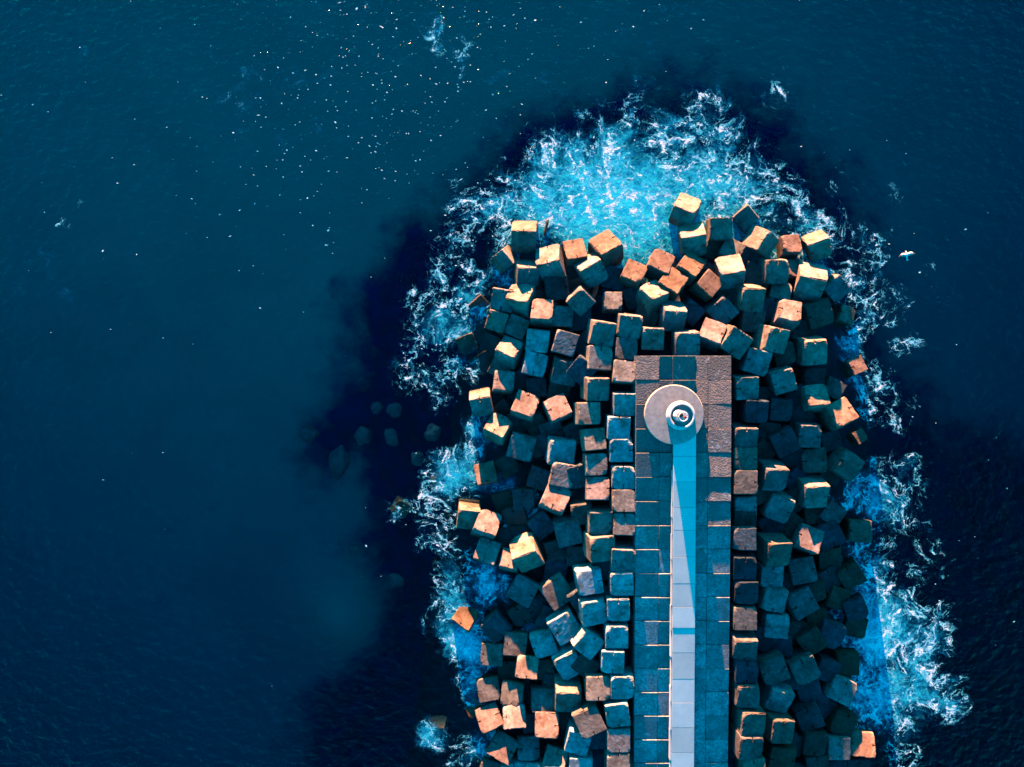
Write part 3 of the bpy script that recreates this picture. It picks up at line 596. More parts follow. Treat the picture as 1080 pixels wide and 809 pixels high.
# x, y, z, yaw, tilt x, tilt y, size, tint r, g, b, group, label
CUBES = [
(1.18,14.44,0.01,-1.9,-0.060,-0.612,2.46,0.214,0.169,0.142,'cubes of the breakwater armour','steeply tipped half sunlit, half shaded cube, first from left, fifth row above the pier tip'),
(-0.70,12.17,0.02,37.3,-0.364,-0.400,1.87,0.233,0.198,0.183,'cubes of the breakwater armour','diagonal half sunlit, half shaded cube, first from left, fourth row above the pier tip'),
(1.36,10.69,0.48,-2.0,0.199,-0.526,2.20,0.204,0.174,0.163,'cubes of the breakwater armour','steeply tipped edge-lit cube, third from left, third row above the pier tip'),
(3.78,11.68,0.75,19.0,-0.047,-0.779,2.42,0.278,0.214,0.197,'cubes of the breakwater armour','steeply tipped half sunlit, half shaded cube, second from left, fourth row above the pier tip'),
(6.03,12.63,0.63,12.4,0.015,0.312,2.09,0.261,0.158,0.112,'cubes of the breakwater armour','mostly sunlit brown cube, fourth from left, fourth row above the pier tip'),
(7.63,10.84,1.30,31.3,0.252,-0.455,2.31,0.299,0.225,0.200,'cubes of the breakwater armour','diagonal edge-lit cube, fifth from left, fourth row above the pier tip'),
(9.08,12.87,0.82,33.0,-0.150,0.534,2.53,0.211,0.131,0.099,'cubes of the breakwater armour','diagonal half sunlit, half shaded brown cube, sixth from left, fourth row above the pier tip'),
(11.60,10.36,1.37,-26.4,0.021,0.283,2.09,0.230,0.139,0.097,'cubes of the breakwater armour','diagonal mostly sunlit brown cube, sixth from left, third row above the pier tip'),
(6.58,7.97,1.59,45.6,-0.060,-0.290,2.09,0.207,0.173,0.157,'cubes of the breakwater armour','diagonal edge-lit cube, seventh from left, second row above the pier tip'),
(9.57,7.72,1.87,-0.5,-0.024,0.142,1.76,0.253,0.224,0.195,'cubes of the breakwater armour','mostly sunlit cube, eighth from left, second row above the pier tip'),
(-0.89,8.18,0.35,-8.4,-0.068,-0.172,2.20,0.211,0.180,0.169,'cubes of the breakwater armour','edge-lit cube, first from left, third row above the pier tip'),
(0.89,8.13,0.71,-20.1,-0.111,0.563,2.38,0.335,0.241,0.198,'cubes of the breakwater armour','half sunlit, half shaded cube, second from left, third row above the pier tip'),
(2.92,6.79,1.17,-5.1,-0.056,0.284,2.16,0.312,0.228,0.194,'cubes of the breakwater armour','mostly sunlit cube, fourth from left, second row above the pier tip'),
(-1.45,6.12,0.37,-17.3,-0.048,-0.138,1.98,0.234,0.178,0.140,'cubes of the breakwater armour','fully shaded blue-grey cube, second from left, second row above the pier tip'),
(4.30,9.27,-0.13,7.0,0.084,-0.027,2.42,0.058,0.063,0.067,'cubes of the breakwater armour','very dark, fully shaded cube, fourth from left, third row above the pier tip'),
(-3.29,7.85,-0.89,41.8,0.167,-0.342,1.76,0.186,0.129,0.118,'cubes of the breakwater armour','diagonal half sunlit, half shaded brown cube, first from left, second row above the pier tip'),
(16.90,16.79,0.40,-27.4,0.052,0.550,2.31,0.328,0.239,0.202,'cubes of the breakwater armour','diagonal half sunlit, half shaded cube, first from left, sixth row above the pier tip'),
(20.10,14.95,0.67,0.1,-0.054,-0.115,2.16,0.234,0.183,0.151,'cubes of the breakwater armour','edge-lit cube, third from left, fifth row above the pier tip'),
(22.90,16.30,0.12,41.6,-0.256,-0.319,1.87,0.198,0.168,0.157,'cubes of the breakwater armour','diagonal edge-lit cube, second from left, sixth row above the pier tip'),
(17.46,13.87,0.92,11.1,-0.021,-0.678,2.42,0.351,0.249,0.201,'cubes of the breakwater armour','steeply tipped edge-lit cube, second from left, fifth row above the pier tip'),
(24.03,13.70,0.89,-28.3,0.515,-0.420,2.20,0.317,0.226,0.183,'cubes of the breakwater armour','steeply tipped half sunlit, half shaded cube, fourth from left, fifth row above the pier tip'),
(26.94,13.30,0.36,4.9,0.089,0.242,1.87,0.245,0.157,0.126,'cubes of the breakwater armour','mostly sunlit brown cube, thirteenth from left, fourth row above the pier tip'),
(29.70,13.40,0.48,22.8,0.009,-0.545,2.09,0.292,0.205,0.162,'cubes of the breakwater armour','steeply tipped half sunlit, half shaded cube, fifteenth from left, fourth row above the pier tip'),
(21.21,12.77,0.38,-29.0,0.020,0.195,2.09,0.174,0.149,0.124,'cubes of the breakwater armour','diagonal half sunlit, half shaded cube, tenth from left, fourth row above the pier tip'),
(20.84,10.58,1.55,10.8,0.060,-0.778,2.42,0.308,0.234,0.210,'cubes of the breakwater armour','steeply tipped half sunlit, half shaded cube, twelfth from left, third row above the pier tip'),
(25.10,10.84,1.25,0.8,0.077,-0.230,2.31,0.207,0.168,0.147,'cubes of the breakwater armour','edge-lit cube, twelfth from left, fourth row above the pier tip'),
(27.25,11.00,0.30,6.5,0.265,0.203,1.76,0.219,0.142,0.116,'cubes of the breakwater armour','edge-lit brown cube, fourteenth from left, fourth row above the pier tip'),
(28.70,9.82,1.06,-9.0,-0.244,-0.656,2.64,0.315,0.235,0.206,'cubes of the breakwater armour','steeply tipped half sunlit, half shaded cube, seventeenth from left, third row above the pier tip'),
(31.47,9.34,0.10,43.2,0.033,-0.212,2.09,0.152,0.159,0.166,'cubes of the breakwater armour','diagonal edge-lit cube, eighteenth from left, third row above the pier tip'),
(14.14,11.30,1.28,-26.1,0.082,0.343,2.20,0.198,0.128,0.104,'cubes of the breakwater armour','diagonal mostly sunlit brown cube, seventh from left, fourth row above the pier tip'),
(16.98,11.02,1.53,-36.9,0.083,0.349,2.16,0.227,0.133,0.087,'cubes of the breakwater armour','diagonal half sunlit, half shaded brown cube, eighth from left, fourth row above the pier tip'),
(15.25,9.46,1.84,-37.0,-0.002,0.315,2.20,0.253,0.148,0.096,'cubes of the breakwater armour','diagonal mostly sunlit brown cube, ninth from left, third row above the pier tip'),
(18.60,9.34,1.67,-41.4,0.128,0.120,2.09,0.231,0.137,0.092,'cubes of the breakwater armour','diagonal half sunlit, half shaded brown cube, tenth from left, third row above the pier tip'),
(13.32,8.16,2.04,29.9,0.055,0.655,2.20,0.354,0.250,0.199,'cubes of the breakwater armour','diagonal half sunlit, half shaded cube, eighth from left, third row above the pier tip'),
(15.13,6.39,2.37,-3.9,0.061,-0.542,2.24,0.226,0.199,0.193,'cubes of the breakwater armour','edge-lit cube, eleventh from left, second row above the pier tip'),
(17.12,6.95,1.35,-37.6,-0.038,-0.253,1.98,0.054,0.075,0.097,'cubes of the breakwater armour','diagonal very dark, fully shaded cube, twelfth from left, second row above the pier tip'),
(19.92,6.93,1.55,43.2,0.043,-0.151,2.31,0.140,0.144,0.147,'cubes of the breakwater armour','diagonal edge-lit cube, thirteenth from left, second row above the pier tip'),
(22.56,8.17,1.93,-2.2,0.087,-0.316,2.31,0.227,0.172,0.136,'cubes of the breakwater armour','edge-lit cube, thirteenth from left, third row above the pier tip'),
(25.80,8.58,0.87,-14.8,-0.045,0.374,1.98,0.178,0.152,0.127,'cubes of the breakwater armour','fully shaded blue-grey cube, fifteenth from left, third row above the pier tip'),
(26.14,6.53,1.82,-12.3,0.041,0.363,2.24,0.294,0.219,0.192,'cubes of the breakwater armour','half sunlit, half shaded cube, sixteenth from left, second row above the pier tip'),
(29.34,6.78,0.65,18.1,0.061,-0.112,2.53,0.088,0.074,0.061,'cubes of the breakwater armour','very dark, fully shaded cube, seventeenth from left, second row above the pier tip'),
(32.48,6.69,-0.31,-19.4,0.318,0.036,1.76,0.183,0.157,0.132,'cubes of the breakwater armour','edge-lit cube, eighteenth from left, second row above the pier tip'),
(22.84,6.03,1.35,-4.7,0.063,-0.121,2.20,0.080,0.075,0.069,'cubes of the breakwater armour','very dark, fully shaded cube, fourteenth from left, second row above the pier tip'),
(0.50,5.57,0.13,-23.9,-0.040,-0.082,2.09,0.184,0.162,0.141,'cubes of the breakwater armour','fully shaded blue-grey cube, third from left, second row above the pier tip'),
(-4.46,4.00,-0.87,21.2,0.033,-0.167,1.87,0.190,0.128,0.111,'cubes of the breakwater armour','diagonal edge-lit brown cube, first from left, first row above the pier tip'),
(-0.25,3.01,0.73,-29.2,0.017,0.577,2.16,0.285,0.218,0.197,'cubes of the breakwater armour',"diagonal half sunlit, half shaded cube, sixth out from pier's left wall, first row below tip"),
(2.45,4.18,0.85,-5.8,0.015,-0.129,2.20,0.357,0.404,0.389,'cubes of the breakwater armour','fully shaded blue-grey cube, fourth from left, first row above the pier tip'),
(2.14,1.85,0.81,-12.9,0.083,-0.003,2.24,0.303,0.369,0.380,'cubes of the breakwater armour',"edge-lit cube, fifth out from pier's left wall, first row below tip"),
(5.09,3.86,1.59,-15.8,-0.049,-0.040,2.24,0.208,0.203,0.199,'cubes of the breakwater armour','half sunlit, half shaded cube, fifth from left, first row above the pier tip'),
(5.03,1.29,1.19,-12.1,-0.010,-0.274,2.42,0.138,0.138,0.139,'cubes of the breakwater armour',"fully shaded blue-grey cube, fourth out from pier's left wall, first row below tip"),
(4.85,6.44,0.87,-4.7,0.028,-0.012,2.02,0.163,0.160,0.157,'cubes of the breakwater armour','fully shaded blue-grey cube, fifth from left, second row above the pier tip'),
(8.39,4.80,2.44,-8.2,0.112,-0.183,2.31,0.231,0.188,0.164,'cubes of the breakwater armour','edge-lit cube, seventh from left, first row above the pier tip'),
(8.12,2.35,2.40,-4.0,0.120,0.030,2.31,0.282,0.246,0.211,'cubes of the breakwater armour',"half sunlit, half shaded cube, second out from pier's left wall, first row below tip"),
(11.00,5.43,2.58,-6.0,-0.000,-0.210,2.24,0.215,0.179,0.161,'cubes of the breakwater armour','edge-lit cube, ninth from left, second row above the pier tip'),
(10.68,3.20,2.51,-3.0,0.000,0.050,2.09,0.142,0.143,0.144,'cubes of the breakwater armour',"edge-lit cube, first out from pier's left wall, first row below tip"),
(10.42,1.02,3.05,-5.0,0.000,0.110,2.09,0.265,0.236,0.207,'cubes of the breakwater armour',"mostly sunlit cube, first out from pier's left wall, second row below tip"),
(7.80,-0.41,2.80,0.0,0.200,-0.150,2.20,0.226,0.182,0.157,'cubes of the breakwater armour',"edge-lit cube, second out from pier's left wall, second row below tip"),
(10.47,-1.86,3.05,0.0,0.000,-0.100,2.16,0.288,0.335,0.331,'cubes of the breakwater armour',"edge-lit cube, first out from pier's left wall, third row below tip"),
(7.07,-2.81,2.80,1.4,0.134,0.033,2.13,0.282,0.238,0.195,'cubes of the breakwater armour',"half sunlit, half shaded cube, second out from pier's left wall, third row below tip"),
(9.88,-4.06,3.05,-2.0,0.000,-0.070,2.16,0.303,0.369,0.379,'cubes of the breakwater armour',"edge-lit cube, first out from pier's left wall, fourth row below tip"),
(7.62,-5.25,2.80,5.2,0.098,0.084,2.09,0.281,0.235,0.189,'cubes of the breakwater armour',"half sunlit, half shaded cube, second out from pier's left wall, fourth row below tip"),
(10.11,-6.13,3.05,1.0,0.000,-0.070,2.20,0.292,0.352,0.359,'cubes of the breakwater armour',"edge-lit cube, first out from pier's left wall, fifth row below tip"),
(-0.84,0.12,0.62,-5.3,0.112,0.210,1.98,0.278,0.209,0.186,'cubes of the breakwater armour',"half sunlit, half shaded cube, sixth out from pier's left wall, second row below tip"),
(-1.11,1.60,-0.31,-27.6,-0.079,-0.083,1.98,0.170,0.157,0.144,'cubes of the breakwater armour',"diagonal edge-lit cube, seventh out from pier's left wall, first row below tip"),
(-2.98,-1.83,0.23,11.6,0.038,-0.452,2.09,0.274,0.210,0.191,'cubes of the breakwater armour',"half sunlit, half shaded cube, sixth out from pier's left wall, third row below tip"),
(1.27,-2.24,1.02,-20.9,0.026,0.285,2.31,0.290,0.209,0.174,'cubes of the breakwater armour',"mostly sunlit cube, fourth out from pier's left wall, third row below tip"),
(4.35,-2.49,1.64,23.4,-0.034,0.284,2.20,0.270,0.207,0.188,'cubes of the breakwater armour',"diagonal mostly sunlit cube, third out from pier's left wall, third row below tip"),
(-1.33,-4.44,0.53,-28.4,0.001,0.504,2.20,0.311,0.220,0.177,'cubes of the breakwater armour',"diagonal half sunlit, half shaded cube, eighth out from pier's left wall, fourth row below tip"),
(0.97,-6.08,0.28,-14.9,-0.072,-0.051,2.53,0.169,0.161,0.154,'cubes of the breakwater armour',"fully shaded blue-grey cube, fourth out from pier's left wall, fifth row below tip"),
(4.65,-6.43,1.32,-4.5,0.102,-0.154,2.53,0.320,0.391,0.403,'cubes of the breakwater armour',"edge-lit cube, third out from pier's left wall, fifth row below tip"),
(2.35,-0.30,-0.06,5.5,0.036,-0.086,1.98,0.056,0.065,0.075,'cubes of the breakwater armour',"very dark, fully shaded cube, fourth out from pier's left wall, second row below tip"),
(13.17,4.27,2.78,-1.2,-0.079,-0.155,2.09,0.240,0.192,0.165,'cubes of the breakwater armour','edge-lit cube, eighth from left, first row above the pier tip'),
(16.27,3.77,3.01,1.9,-0.026,-0.189,2.31,0.229,0.198,0.188,'cubes of the breakwater armour','edge-lit cube, ninth from left, first row above the pier tip'),
(18.75,4.57,2.77,-23.4,-0.071,0.336,2.16,0.268,0.206,0.189,'cubes of the breakwater armour','mostly sunlit cube, tenth from left, first row above the pier tip'),
(20.69,3.91,3.07,-32.4,0.057,-0.164,2.38,0.213,0.173,0.152,'cubes of the breakwater armour','diagonal edge-lit cube, eleventh from left, first row above the pier tip'),
(24.43,4.27,2.29,-10.8,0.286,-0.225,2.38,0.263,0.206,0.171,'cubes of the breakwater armour','edge-lit cube, twelfth from left, first row above the pier tip'),
(22.88,2.10,2.41,-15.0,0.000,-0.070,2.38,0.184,0.215,0.213,'cubes of the breakwater armour',"fully shaded blue-grey cube, first out from pier's right wall, first row below tip"),
(28.57,3.18,1.59,4.1,-0.010,-0.260,2.42,0.307,0.213,0.166,'cubes of the breakwater armour',"edge-lit cube, third out from pier's right wall, first row below tip"),
(26.04,2.91,1.00,16.4,-0.018,-0.134,2.09,0.086,0.071,0.057,'cubes of the breakwater armour',"very dark, fully shaded cube, second out from pier's right wall, first row below tip"),
(25.48,0.34,2.20,16.6,-0.012,-0.165,2.20,0.269,0.207,0.190,'cubes of the breakwater armour',"fully shaded blue-grey cube, third out from pier's right wall, second row below tip"),
(21.77,-0.32,3.05,2.0,0.000,-0.150,2.16,0.175,0.188,0.173,'cubes of the breakwater armour',"edge-lit cube, first out from pier's right wall, second row below tip"),
(29.08,0.55,0.41,-3.4,0.057,-0.055,2.09,0.035,0.040,0.045,'cubes of the breakwater armour',"very dark, fully shaded cube, fourth out from pier's right wall, second row below tip"),
(31.14,-0.51,0.40,-30.1,-0.047,0.029,1.87,0.091,0.091,0.091,'cubes of the breakwater armour',"diagonal edge-lit cube, fifth out from pier's right wall, second row below tip"),
(28.86,-1.43,1.54,6.7,0.024,0.363,2.20,0.321,0.224,0.176,'cubes of the breakwater armour',"edge-lit cube, fifth out from pier's right wall, third row below tip"),
(31.38,-3.07,1.08,26.7,-0.004,0.322,2.42,0.272,0.186,0.140,'cubes of the breakwater armour',"diagonal half sunlit, half shaded cube, sixth out from pier's right wall, third row below tip"),
(22.65,-2.49,2.95,-3.0,0.000,-0.120,2.16,0.026,0.044,0.061,'cubes of the breakwater armour',"very dark, fully shaded cube, first out from pier's right wall, third row below tip"),
(25.38,-2.40,1.59,-4.0,0.070,-0.103,2.20,0.038,0.046,0.055,'cubes of the breakwater armour',"very dark, fully shaded cube, second out from pier's right wall, third row below tip"),
(21.63,-4.96,3.05,0.0,0.000,-0.220,2.20,0.130,0.116,0.113,'cubes of the breakwater armour',"edge-lit cube, first out from pier's right wall, fourth row below tip"),
(25.74,-5.45,1.52,27.9,0.047,-0.121,2.42,0.031,0.043,0.055,'cubes of the breakwater armour',"diagonal very dark, fully shaded cube, third out from pier's right wall, fourth row below tip"),
(28.09,-4.85,1.63,-2.0,0.036,-0.153,2.20,0.141,0.129,0.131,'cubes of the breakwater armour',"fully shaded blue-grey cube, fourth out from pier's right wall, fourth row below tip"),
(30.77,-5.46,0.20,15.9,0.075,-0.109,1.98,0.036,0.042,0.048,'cubes of the breakwater armour',"very dark, fully shaded cube, fifth out from pier's right wall, fourth row below tip"),
(7.80,-7.56,2.80,2.0,0.050,0.030,2.09,0.265,0.239,0.212,'cubes of the breakwater armour',"half sunlit, half shaded cube, second out from pier's left wall, fifth row below tip"),
(7.98,-9.89,2.80,0.0,0.000,0.160,2.20,0.310,0.236,0.213,'cubes of the breakwater armour',"mostly sunlit cube, second out from pier's left wall, sixth row below tip"),
(8.16,-12.85,2.80,0.0,0.100,-0.120,2.24,0.243,0.199,0.175,'cubes of the breakwater armour',"edge-lit cube, second out from pier's left wall, eighth row below tip"),
(8.15,-15.18,2.90,3.0,0.200,-0.130,2.42,0.263,0.204,0.167,'cubes of the breakwater armour',"half sunlit, half shaded cube, second out from pier's left wall, ninth row below tip"),
(10.30,-8.63,3.05,0.0,0.000,-0.070,2.16,0.306,0.357,0.353,'cubes of the breakwater armour',"edge-lit cube, first out from pier's left wall, sixth row below tip"),
(10.33,-10.88,3.05,0.0,0.000,0.050,2.16,0.276,0.233,0.190,'cubes of the breakwater armour',"mostly sunlit cube, first out from pier's left wall, seventh row below tip"),
(10.41,-13.07,3.10,-2.0,0.000,0.060,2.09,0.229,0.206,0.182,'cubes of the breakwater armour',"half sunlit, half shaded cube, first out from pier's left wall, eighth row below tip"),
(10.29,-16.23,3.00,-2.0,0.000,-0.170,2.31,0.230,0.202,0.194,'cubes of the breakwater armour',"edge-lit cube, first out from pier's left wall, ninth row below tip"),
(10.16,-18.49,3.05,2.0,0.000,-0.070,2.20,0.348,0.406,0.402,'cubes of the breakwater armour',"edge-lit cube, first out from pier's left wall, tenth row below tip"),
(7.17,-18.40,2.80,8.9,0.058,-0.016,2.38,0.302,0.378,0.397,'cubes of the breakwater armour',"half sunlit, half shaded cube, third out from pier's left wall, tenth row below tip"),
(-2.49,-8.91,-0.21,13.5,-0.089,0.236,2.09,0.225,0.142,0.110,'cubes of the breakwater armour',"edge-lit brown cube, sixth out from pier's left wall, sixth row below tip"),
(-0.82,-11.43,-0.76,20.4,-0.020,-0.147,1.98,0.080,0.065,0.050,'cubes of the breakwater armour',"very dark, fully shaded cube, seventh out from pier's left wall, seventh row below tip"),
(1.20,-11.20,-0.08,6.5,-0.076,-0.122,2.16,0.061,0.070,0.080,'cubes of the breakwater armour',"very dark, fully shaded cube, fifth out from pier's left wall, seventh row below tip"),
(-4.27,-12.86,-0.06,-8.1,0.044,-0.361,2.20,0.261,0.202,0.164,'cubes of the breakwater armour',"half sunlit, half shaded cube, eighth out from pier's left wall, seventh row below tip"),
(-2.50,-13.78,0.41,-20.4,0.202,0.437,2.31,0.273,0.215,0.202,'cubes of the breakwater armour',"mostly sunlit cube, seventh out from pier's left wall, eighth row below tip"),
(-2.37,-16.43,0.33,-18.5,-0.030,0.312,2.24,0.284,0.216,0.195,'cubes of the breakwater armour',"edge-lit cube, seventh out from pier's left wall, ninth row below tip"),
(1.42,-16.23,1.15,18.6,-0.396,0.672,2.53,0.321,0.222,0.170,'cubes of the breakwater armour',"steeply tipped half-sunlit cube, fifth out from pier's left wall, ninth row below tip"),
(-0.16,-17.20,0.65,-12.8,-0.044,0.436,1.87,0.274,0.205,0.179,'cubes of the breakwater armour',"half sunlit, half shaded cube, sixth out from pier's left wall, ninth row below tip"),
(4.13,-11.05,1.70,-24.2,0.033,0.287,2.46,0.272,0.204,0.181,'cubes of the breakwater armour',"diagonal half sunlit, half shaded cube, fourth out from pier's left wall, seventh row below tip"),
(4.80,-8.62,1.74,-11.5,-0.040,-0.029,2.31,0.332,0.243,0.205,'cubes of the breakwater armour',"half sunlit, half shaded cube, fourth out from pier's left wall, sixth row below tip"),
(2.63,-9.14,0.20,-19.1,-0.006,-0.101,2.09,0.061,0.075,0.089,'cubes of the breakwater armour',"very dark, fully shaded cube, fifth out from pier's left wall, sixth row below tip"),
(5.40,-13.99,1.27,14.1,-0.039,-0.177,2.53,0.149,0.154,0.158,'cubes of the breakwater armour',"fully shaded blue-grey cube, third out from pier's left wall, eighth row below tip"),
(2.94,-13.59,0.26,38.7,-0.041,-0.140,2.20,0.049,0.069,0.090,'cubes of the breakwater armour',"diagonal very dark, fully shaded cube, fourth out from pier's left wall, eighth row below tip"),
(6.26,-16.50,0.85,0.5,-0.084,-0.041,1.98,0.067,0.073,0.078,'cubes of the breakwater armour',"very dark, fully shaded cube, third out from pier's left wall, ninth row below tip"),
(4.29,-19.89,1.14,35.0,0.037,0.040,2.64,0.166,0.151,0.135,'cubes of the breakwater armour',"diagonal half sunlit, half shaded cube, fifth out from pier's left wall, eleventh row below tip"),
(1.16,-20.06,0.32,-28.4,-0.083,0.122,2.53,0.142,0.149,0.156,'cubes of the breakwater armour',"diagonal fully shaded blue-grey cube, seventh out from pier's left wall, eleventh row below tip"),
(21.59,-6.96,3.00,0.0,0.000,-0.020,2.20,0.166,0.136,0.106,'cubes of the breakwater armour',"edge-lit cube, first out from pier's right wall, fifth row below tip"),
(21.58,-9.16,3.10,0.0,0.000,0.040,2.27,0.162,0.143,0.123,'cubes of the breakwater armour',"mostly sunlit cube, first out from pier's right wall, sixth row below tip"),
(21.80,-11.43,2.45,2.0,0.000,-0.120,2.09,0.193,0.220,0.214,'cubes of the breakwater armour',"fully shaded blue-grey cube, first out from pier's right wall, seventh row below tip"),
(21.78,-12.76,2.35,0.0,0.000,-0.120,2.16,0.044,0.041,0.037,'cubes of the breakwater armour',"very dark, fully shaded cube, first out from pier's right wall, eighth row below tip"),
(21.56,-14.36,3.00,0.0,0.000,-0.020,2.16,0.154,0.148,0.143,'cubes of the breakwater armour',"half sunlit, half shaded cube, second out from pier's right wall, eighth row below tip"),
(21.56,-16.99,3.00,0.0,0.000,-0.120,2.20,0.026,0.040,0.055,'cubes of the breakwater armour',"edge-lit cube, first out from pier's right wall, tenth row below tip"),
(21.69,-19.26,3.00,0.0,0.000,-0.120,2.20,0.036,0.047,0.059,'cubes of the breakwater armour',"edge-lit cube, first out from pier's right wall, eleventh row below tip"),
(24.45,-8.64,2.54,-4.6,0.097,-0.342,2.31,0.132,0.124,0.128,'cubes of the breakwater armour',"edge-lit cube, third out from pier's right wall, sixth row below tip"),
(25.13,-11.53,1.92,-20.4,-0.013,-0.236,2.46,0.163,0.182,0.173,'cubes of the breakwater armour',"fully shaded blue-grey cube, second out from pier's right wall, seventh row below tip"),
(28.61,-10.26,1.58,2.1,0.131,-0.399,2.46,0.256,0.189,0.163,'cubes of the breakwater armour',"edge-lit cube, fifth out from pier's right wall, sixth row below tip"),
(30.75,-12.43,0.66,-34.8,0.053,-0.096,2.09,0.092,0.095,0.097,'cubes of the breakwater armour',"diagonal fully shaded blue-grey cube, fifth out from pier's right wall, seventh row below tip"),
(30.57,-14.35,0.41,29.2,-0.081,-0.198,2.53,0.025,0.044,0.063,'cubes of the breakwater armour',"diagonal very dark, fully shaded cube, sixth out from pier's right wall, eighth row below tip"),
(28.10,-14.88,1.68,-22.6,0.009,0.245,2.31,0.235,0.186,0.177,'cubes of the breakwater armour',"diagonal half sunlit, half shaded cube, fifth out from pier's right wall, eighth row below tip"),
(24.71,-15.66,2.39,0.1,0.206,-0.287,2.46,0.155,0.121,0.100,'cubes of the breakwater armour',"edge-lit cube, first out from pier's right wall, ninth row below tip"),
(24.47,-18.03,1.87,-2.0,0.000,-0.120,2.16,0.166,0.201,0.206,'cubes of the breakwater armour',"fully shaded blue-grey cube, second out from pier's right wall, tenth row below tip"),
(27.71,-17.83,1.22,11.6,-0.087,0.061,2.46,0.101,0.102,0.102,'cubes of the breakwater armour',"fully shaded blue-grey cube, fourth out from pier's right wall, tenth row below tip"),
(33.76,-14.38,0.04,-2.9,-0.048,0.087,2.20,0.124,0.099,0.074,'cubes of the breakwater armour',"fully shaded blue-grey cube, seventh out from pier's right wall, eighth row below tip"),
(32.94,-18.54,-0.00,32.5,-0.056,-0.161,2.31,0.058,0.046,0.033,'cubes of the breakwater armour',"diagonal very dark, fully shaded cube, seventh out from pier's right wall, tenth row below tip"),
(24.67,-20.26,1.92,-10.2,0.019,-0.129,2.31,0.175,0.199,0.193,'cubes of the breakwater armour',"fully shaded blue-grey cube, second out from pier's right wall, eleventh row below tip"),
(27.50,-20.83,1.26,28.2,0.054,0.022,2.53,0.093,0.101,0.108,'cubes of the breakwater armour',"diagonal fully shaded blue-grey cube, third out from pier's right wall, eleventh row below tip"),
(28.86,-7.37,0.91,4.0,-0.026,0.015,2.42,0.107,0.093,0.079,'cubes of the breakwater armour',"fully shaded blue-grey cube, fourth out from pier's right wall, fifth row below tip"),
(31.97,-7.70,0.83,-33.5,0.214,-0.159,2.53,0.153,0.124,0.108,'cubes of the breakwater armour',"diagonal fully shaded blue-grey cube, fifth out from pier's right wall, fifth row below tip"),
(29.18,-12.48,0.39,7.5,0.002,-0.062,2.09,0.057,0.047,0.038,'cubes of the breakwater armour',"very dark, fully shaded cube, fourth out from pier's right wall, seventh row below tip"),
(30.90,-16.83,-0.10,6.3,-0.041,-0.161,2.20,0.061,0.048,0.034,'cubes of the breakwater armour',"very dark, fully shaded cube, second out from pier's right wall, ninth row below tip"),
(-4.53,-23.16,-0.48,-33.8,-0.001,0.467,2.09,0.249,0.145,0.092,'cubes of the breakwater armour',"diagonal mostly sunlit brown cube, fifth out from pier's left wall, twelfth row below tip"),
(-1.54,-23.61,-0.29,41.4,-0.062,-0.154,2.42,0.050,0.071,0.092,'cubes of the breakwater armour',"diagonal very dark, fully shaded cube, fourth out from pier's left wall, twelfth row below tip"),
(-1.96,-26.44,-0.27,-3.5,0.007,0.090,2.20,0.167,0.153,0.138,'cubes of the breakwater armour',"edge-lit cube, seventh out from pier's left wall, thirteenth row below tip"),
(0.28,-25.26,0.25,-5.4,0.041,0.086,2.24,0.161,0.141,0.120,'cubes of the breakwater armour',"half sunlit, half shaded cube, sixth out from pier's left wall, thirteenth row below tip"),
(1.42,-27.32,1.05,-6.7,0.059,0.243,2.09,0.338,0.236,0.184,'cubes of the breakwater armour',"half sunlit, half shaded cube, fourth out from pier's left wall, fourteenth row below tip"),
(-2.24,-29.88,-0.22,11.0,-0.027,0.145,2.24,0.158,0.147,0.137,'cubes of the breakwater armour',"half sunlit, half shaded cube, fifth out from pier's left wall, fifteenth row below tip"),
(0.08,-30.12,0.21,-5.0,-0.059,0.173,2.20,0.172,0.152,0.131,'cubes of the breakwater armour',"half sunlit, half shaded cube, fourth out from pier's left wall, fifteenth row below tip"),
(-2.17,-32.70,0.24,22.5,-0.061,0.437,2.31,0.221,0.150,0.133,'cubes of the breakwater armour',"mostly sunlit brown cube, seventh out from pier's left wall, sixteenth row below tip"),
(0.16,-32.23,0.86,2.7,0.073,0.387,2.20,0.311,0.239,0.219,'cubes of the breakwater armour',"mostly sunlit cube, sixth out from pier's left wall, sixteenth row below tip"),
(-0.91,-35.37,0.38,-29.7,0.050,0.330,2.42,0.202,0.137,0.122,'cubes of the breakwater armour',"diagonal half-sunlit brown cube, fifth out from pier's left wall, seventeenth row below tip"),
(1.53,-35.37,0.39,1.1,0.074,0.215,2.20,0.148,0.157,0.165,'cubes of the breakwater armour',"fully shaded blue-grey cube, fourth out from pier's left wall, seventeenth row below tip"),
(2.92,-30.51,0.76,-1.6,0.080,0.163,2.20,0.167,0.163,0.159,'cubes of the breakwater armour',"fully shaded blue-grey cube, third out from pier's left wall, fifteenth row below tip"),
(3.38,-32.62,1.54,-1.1,-0.088,0.288,2.31,0.292,0.210,0.174,'cubes of the breakwater armour',"mostly sunlit cube, fourth out from pier's left wall, sixteenth row below tip"),
(5.02,-23.07,1.39,31.2,0.019,-0.050,2.64,0.351,0.403,0.394,'cubes of the breakwater armour',"diagonal edge-lit cube, second out from pier's left wall, twelfth row below tip"),
(3.11,-24.99,0.70,20.3,-0.061,-0.022,2.31,0.298,0.358,0.364,'cubes of the breakwater armour',"fully shaded blue-grey cube, fifth out from pier's left wall, thirteenth row below tip"),
(5.39,-26.53,1.37,29.0,0.069,-0.195,2.53,0.311,0.378,0.388,'cubes of the breakwater armour',"diagonal edge-lit cube, fourth out from pier's left wall, thirteenth row below tip"),
(5.29,-29.58,1.78,-1.1,0.010,-0.368,2.46,0.223,0.178,0.153,'cubes of the breakwater armour',"edge-lit cube, second out from pier's left wall, fifteenth row below tip"),
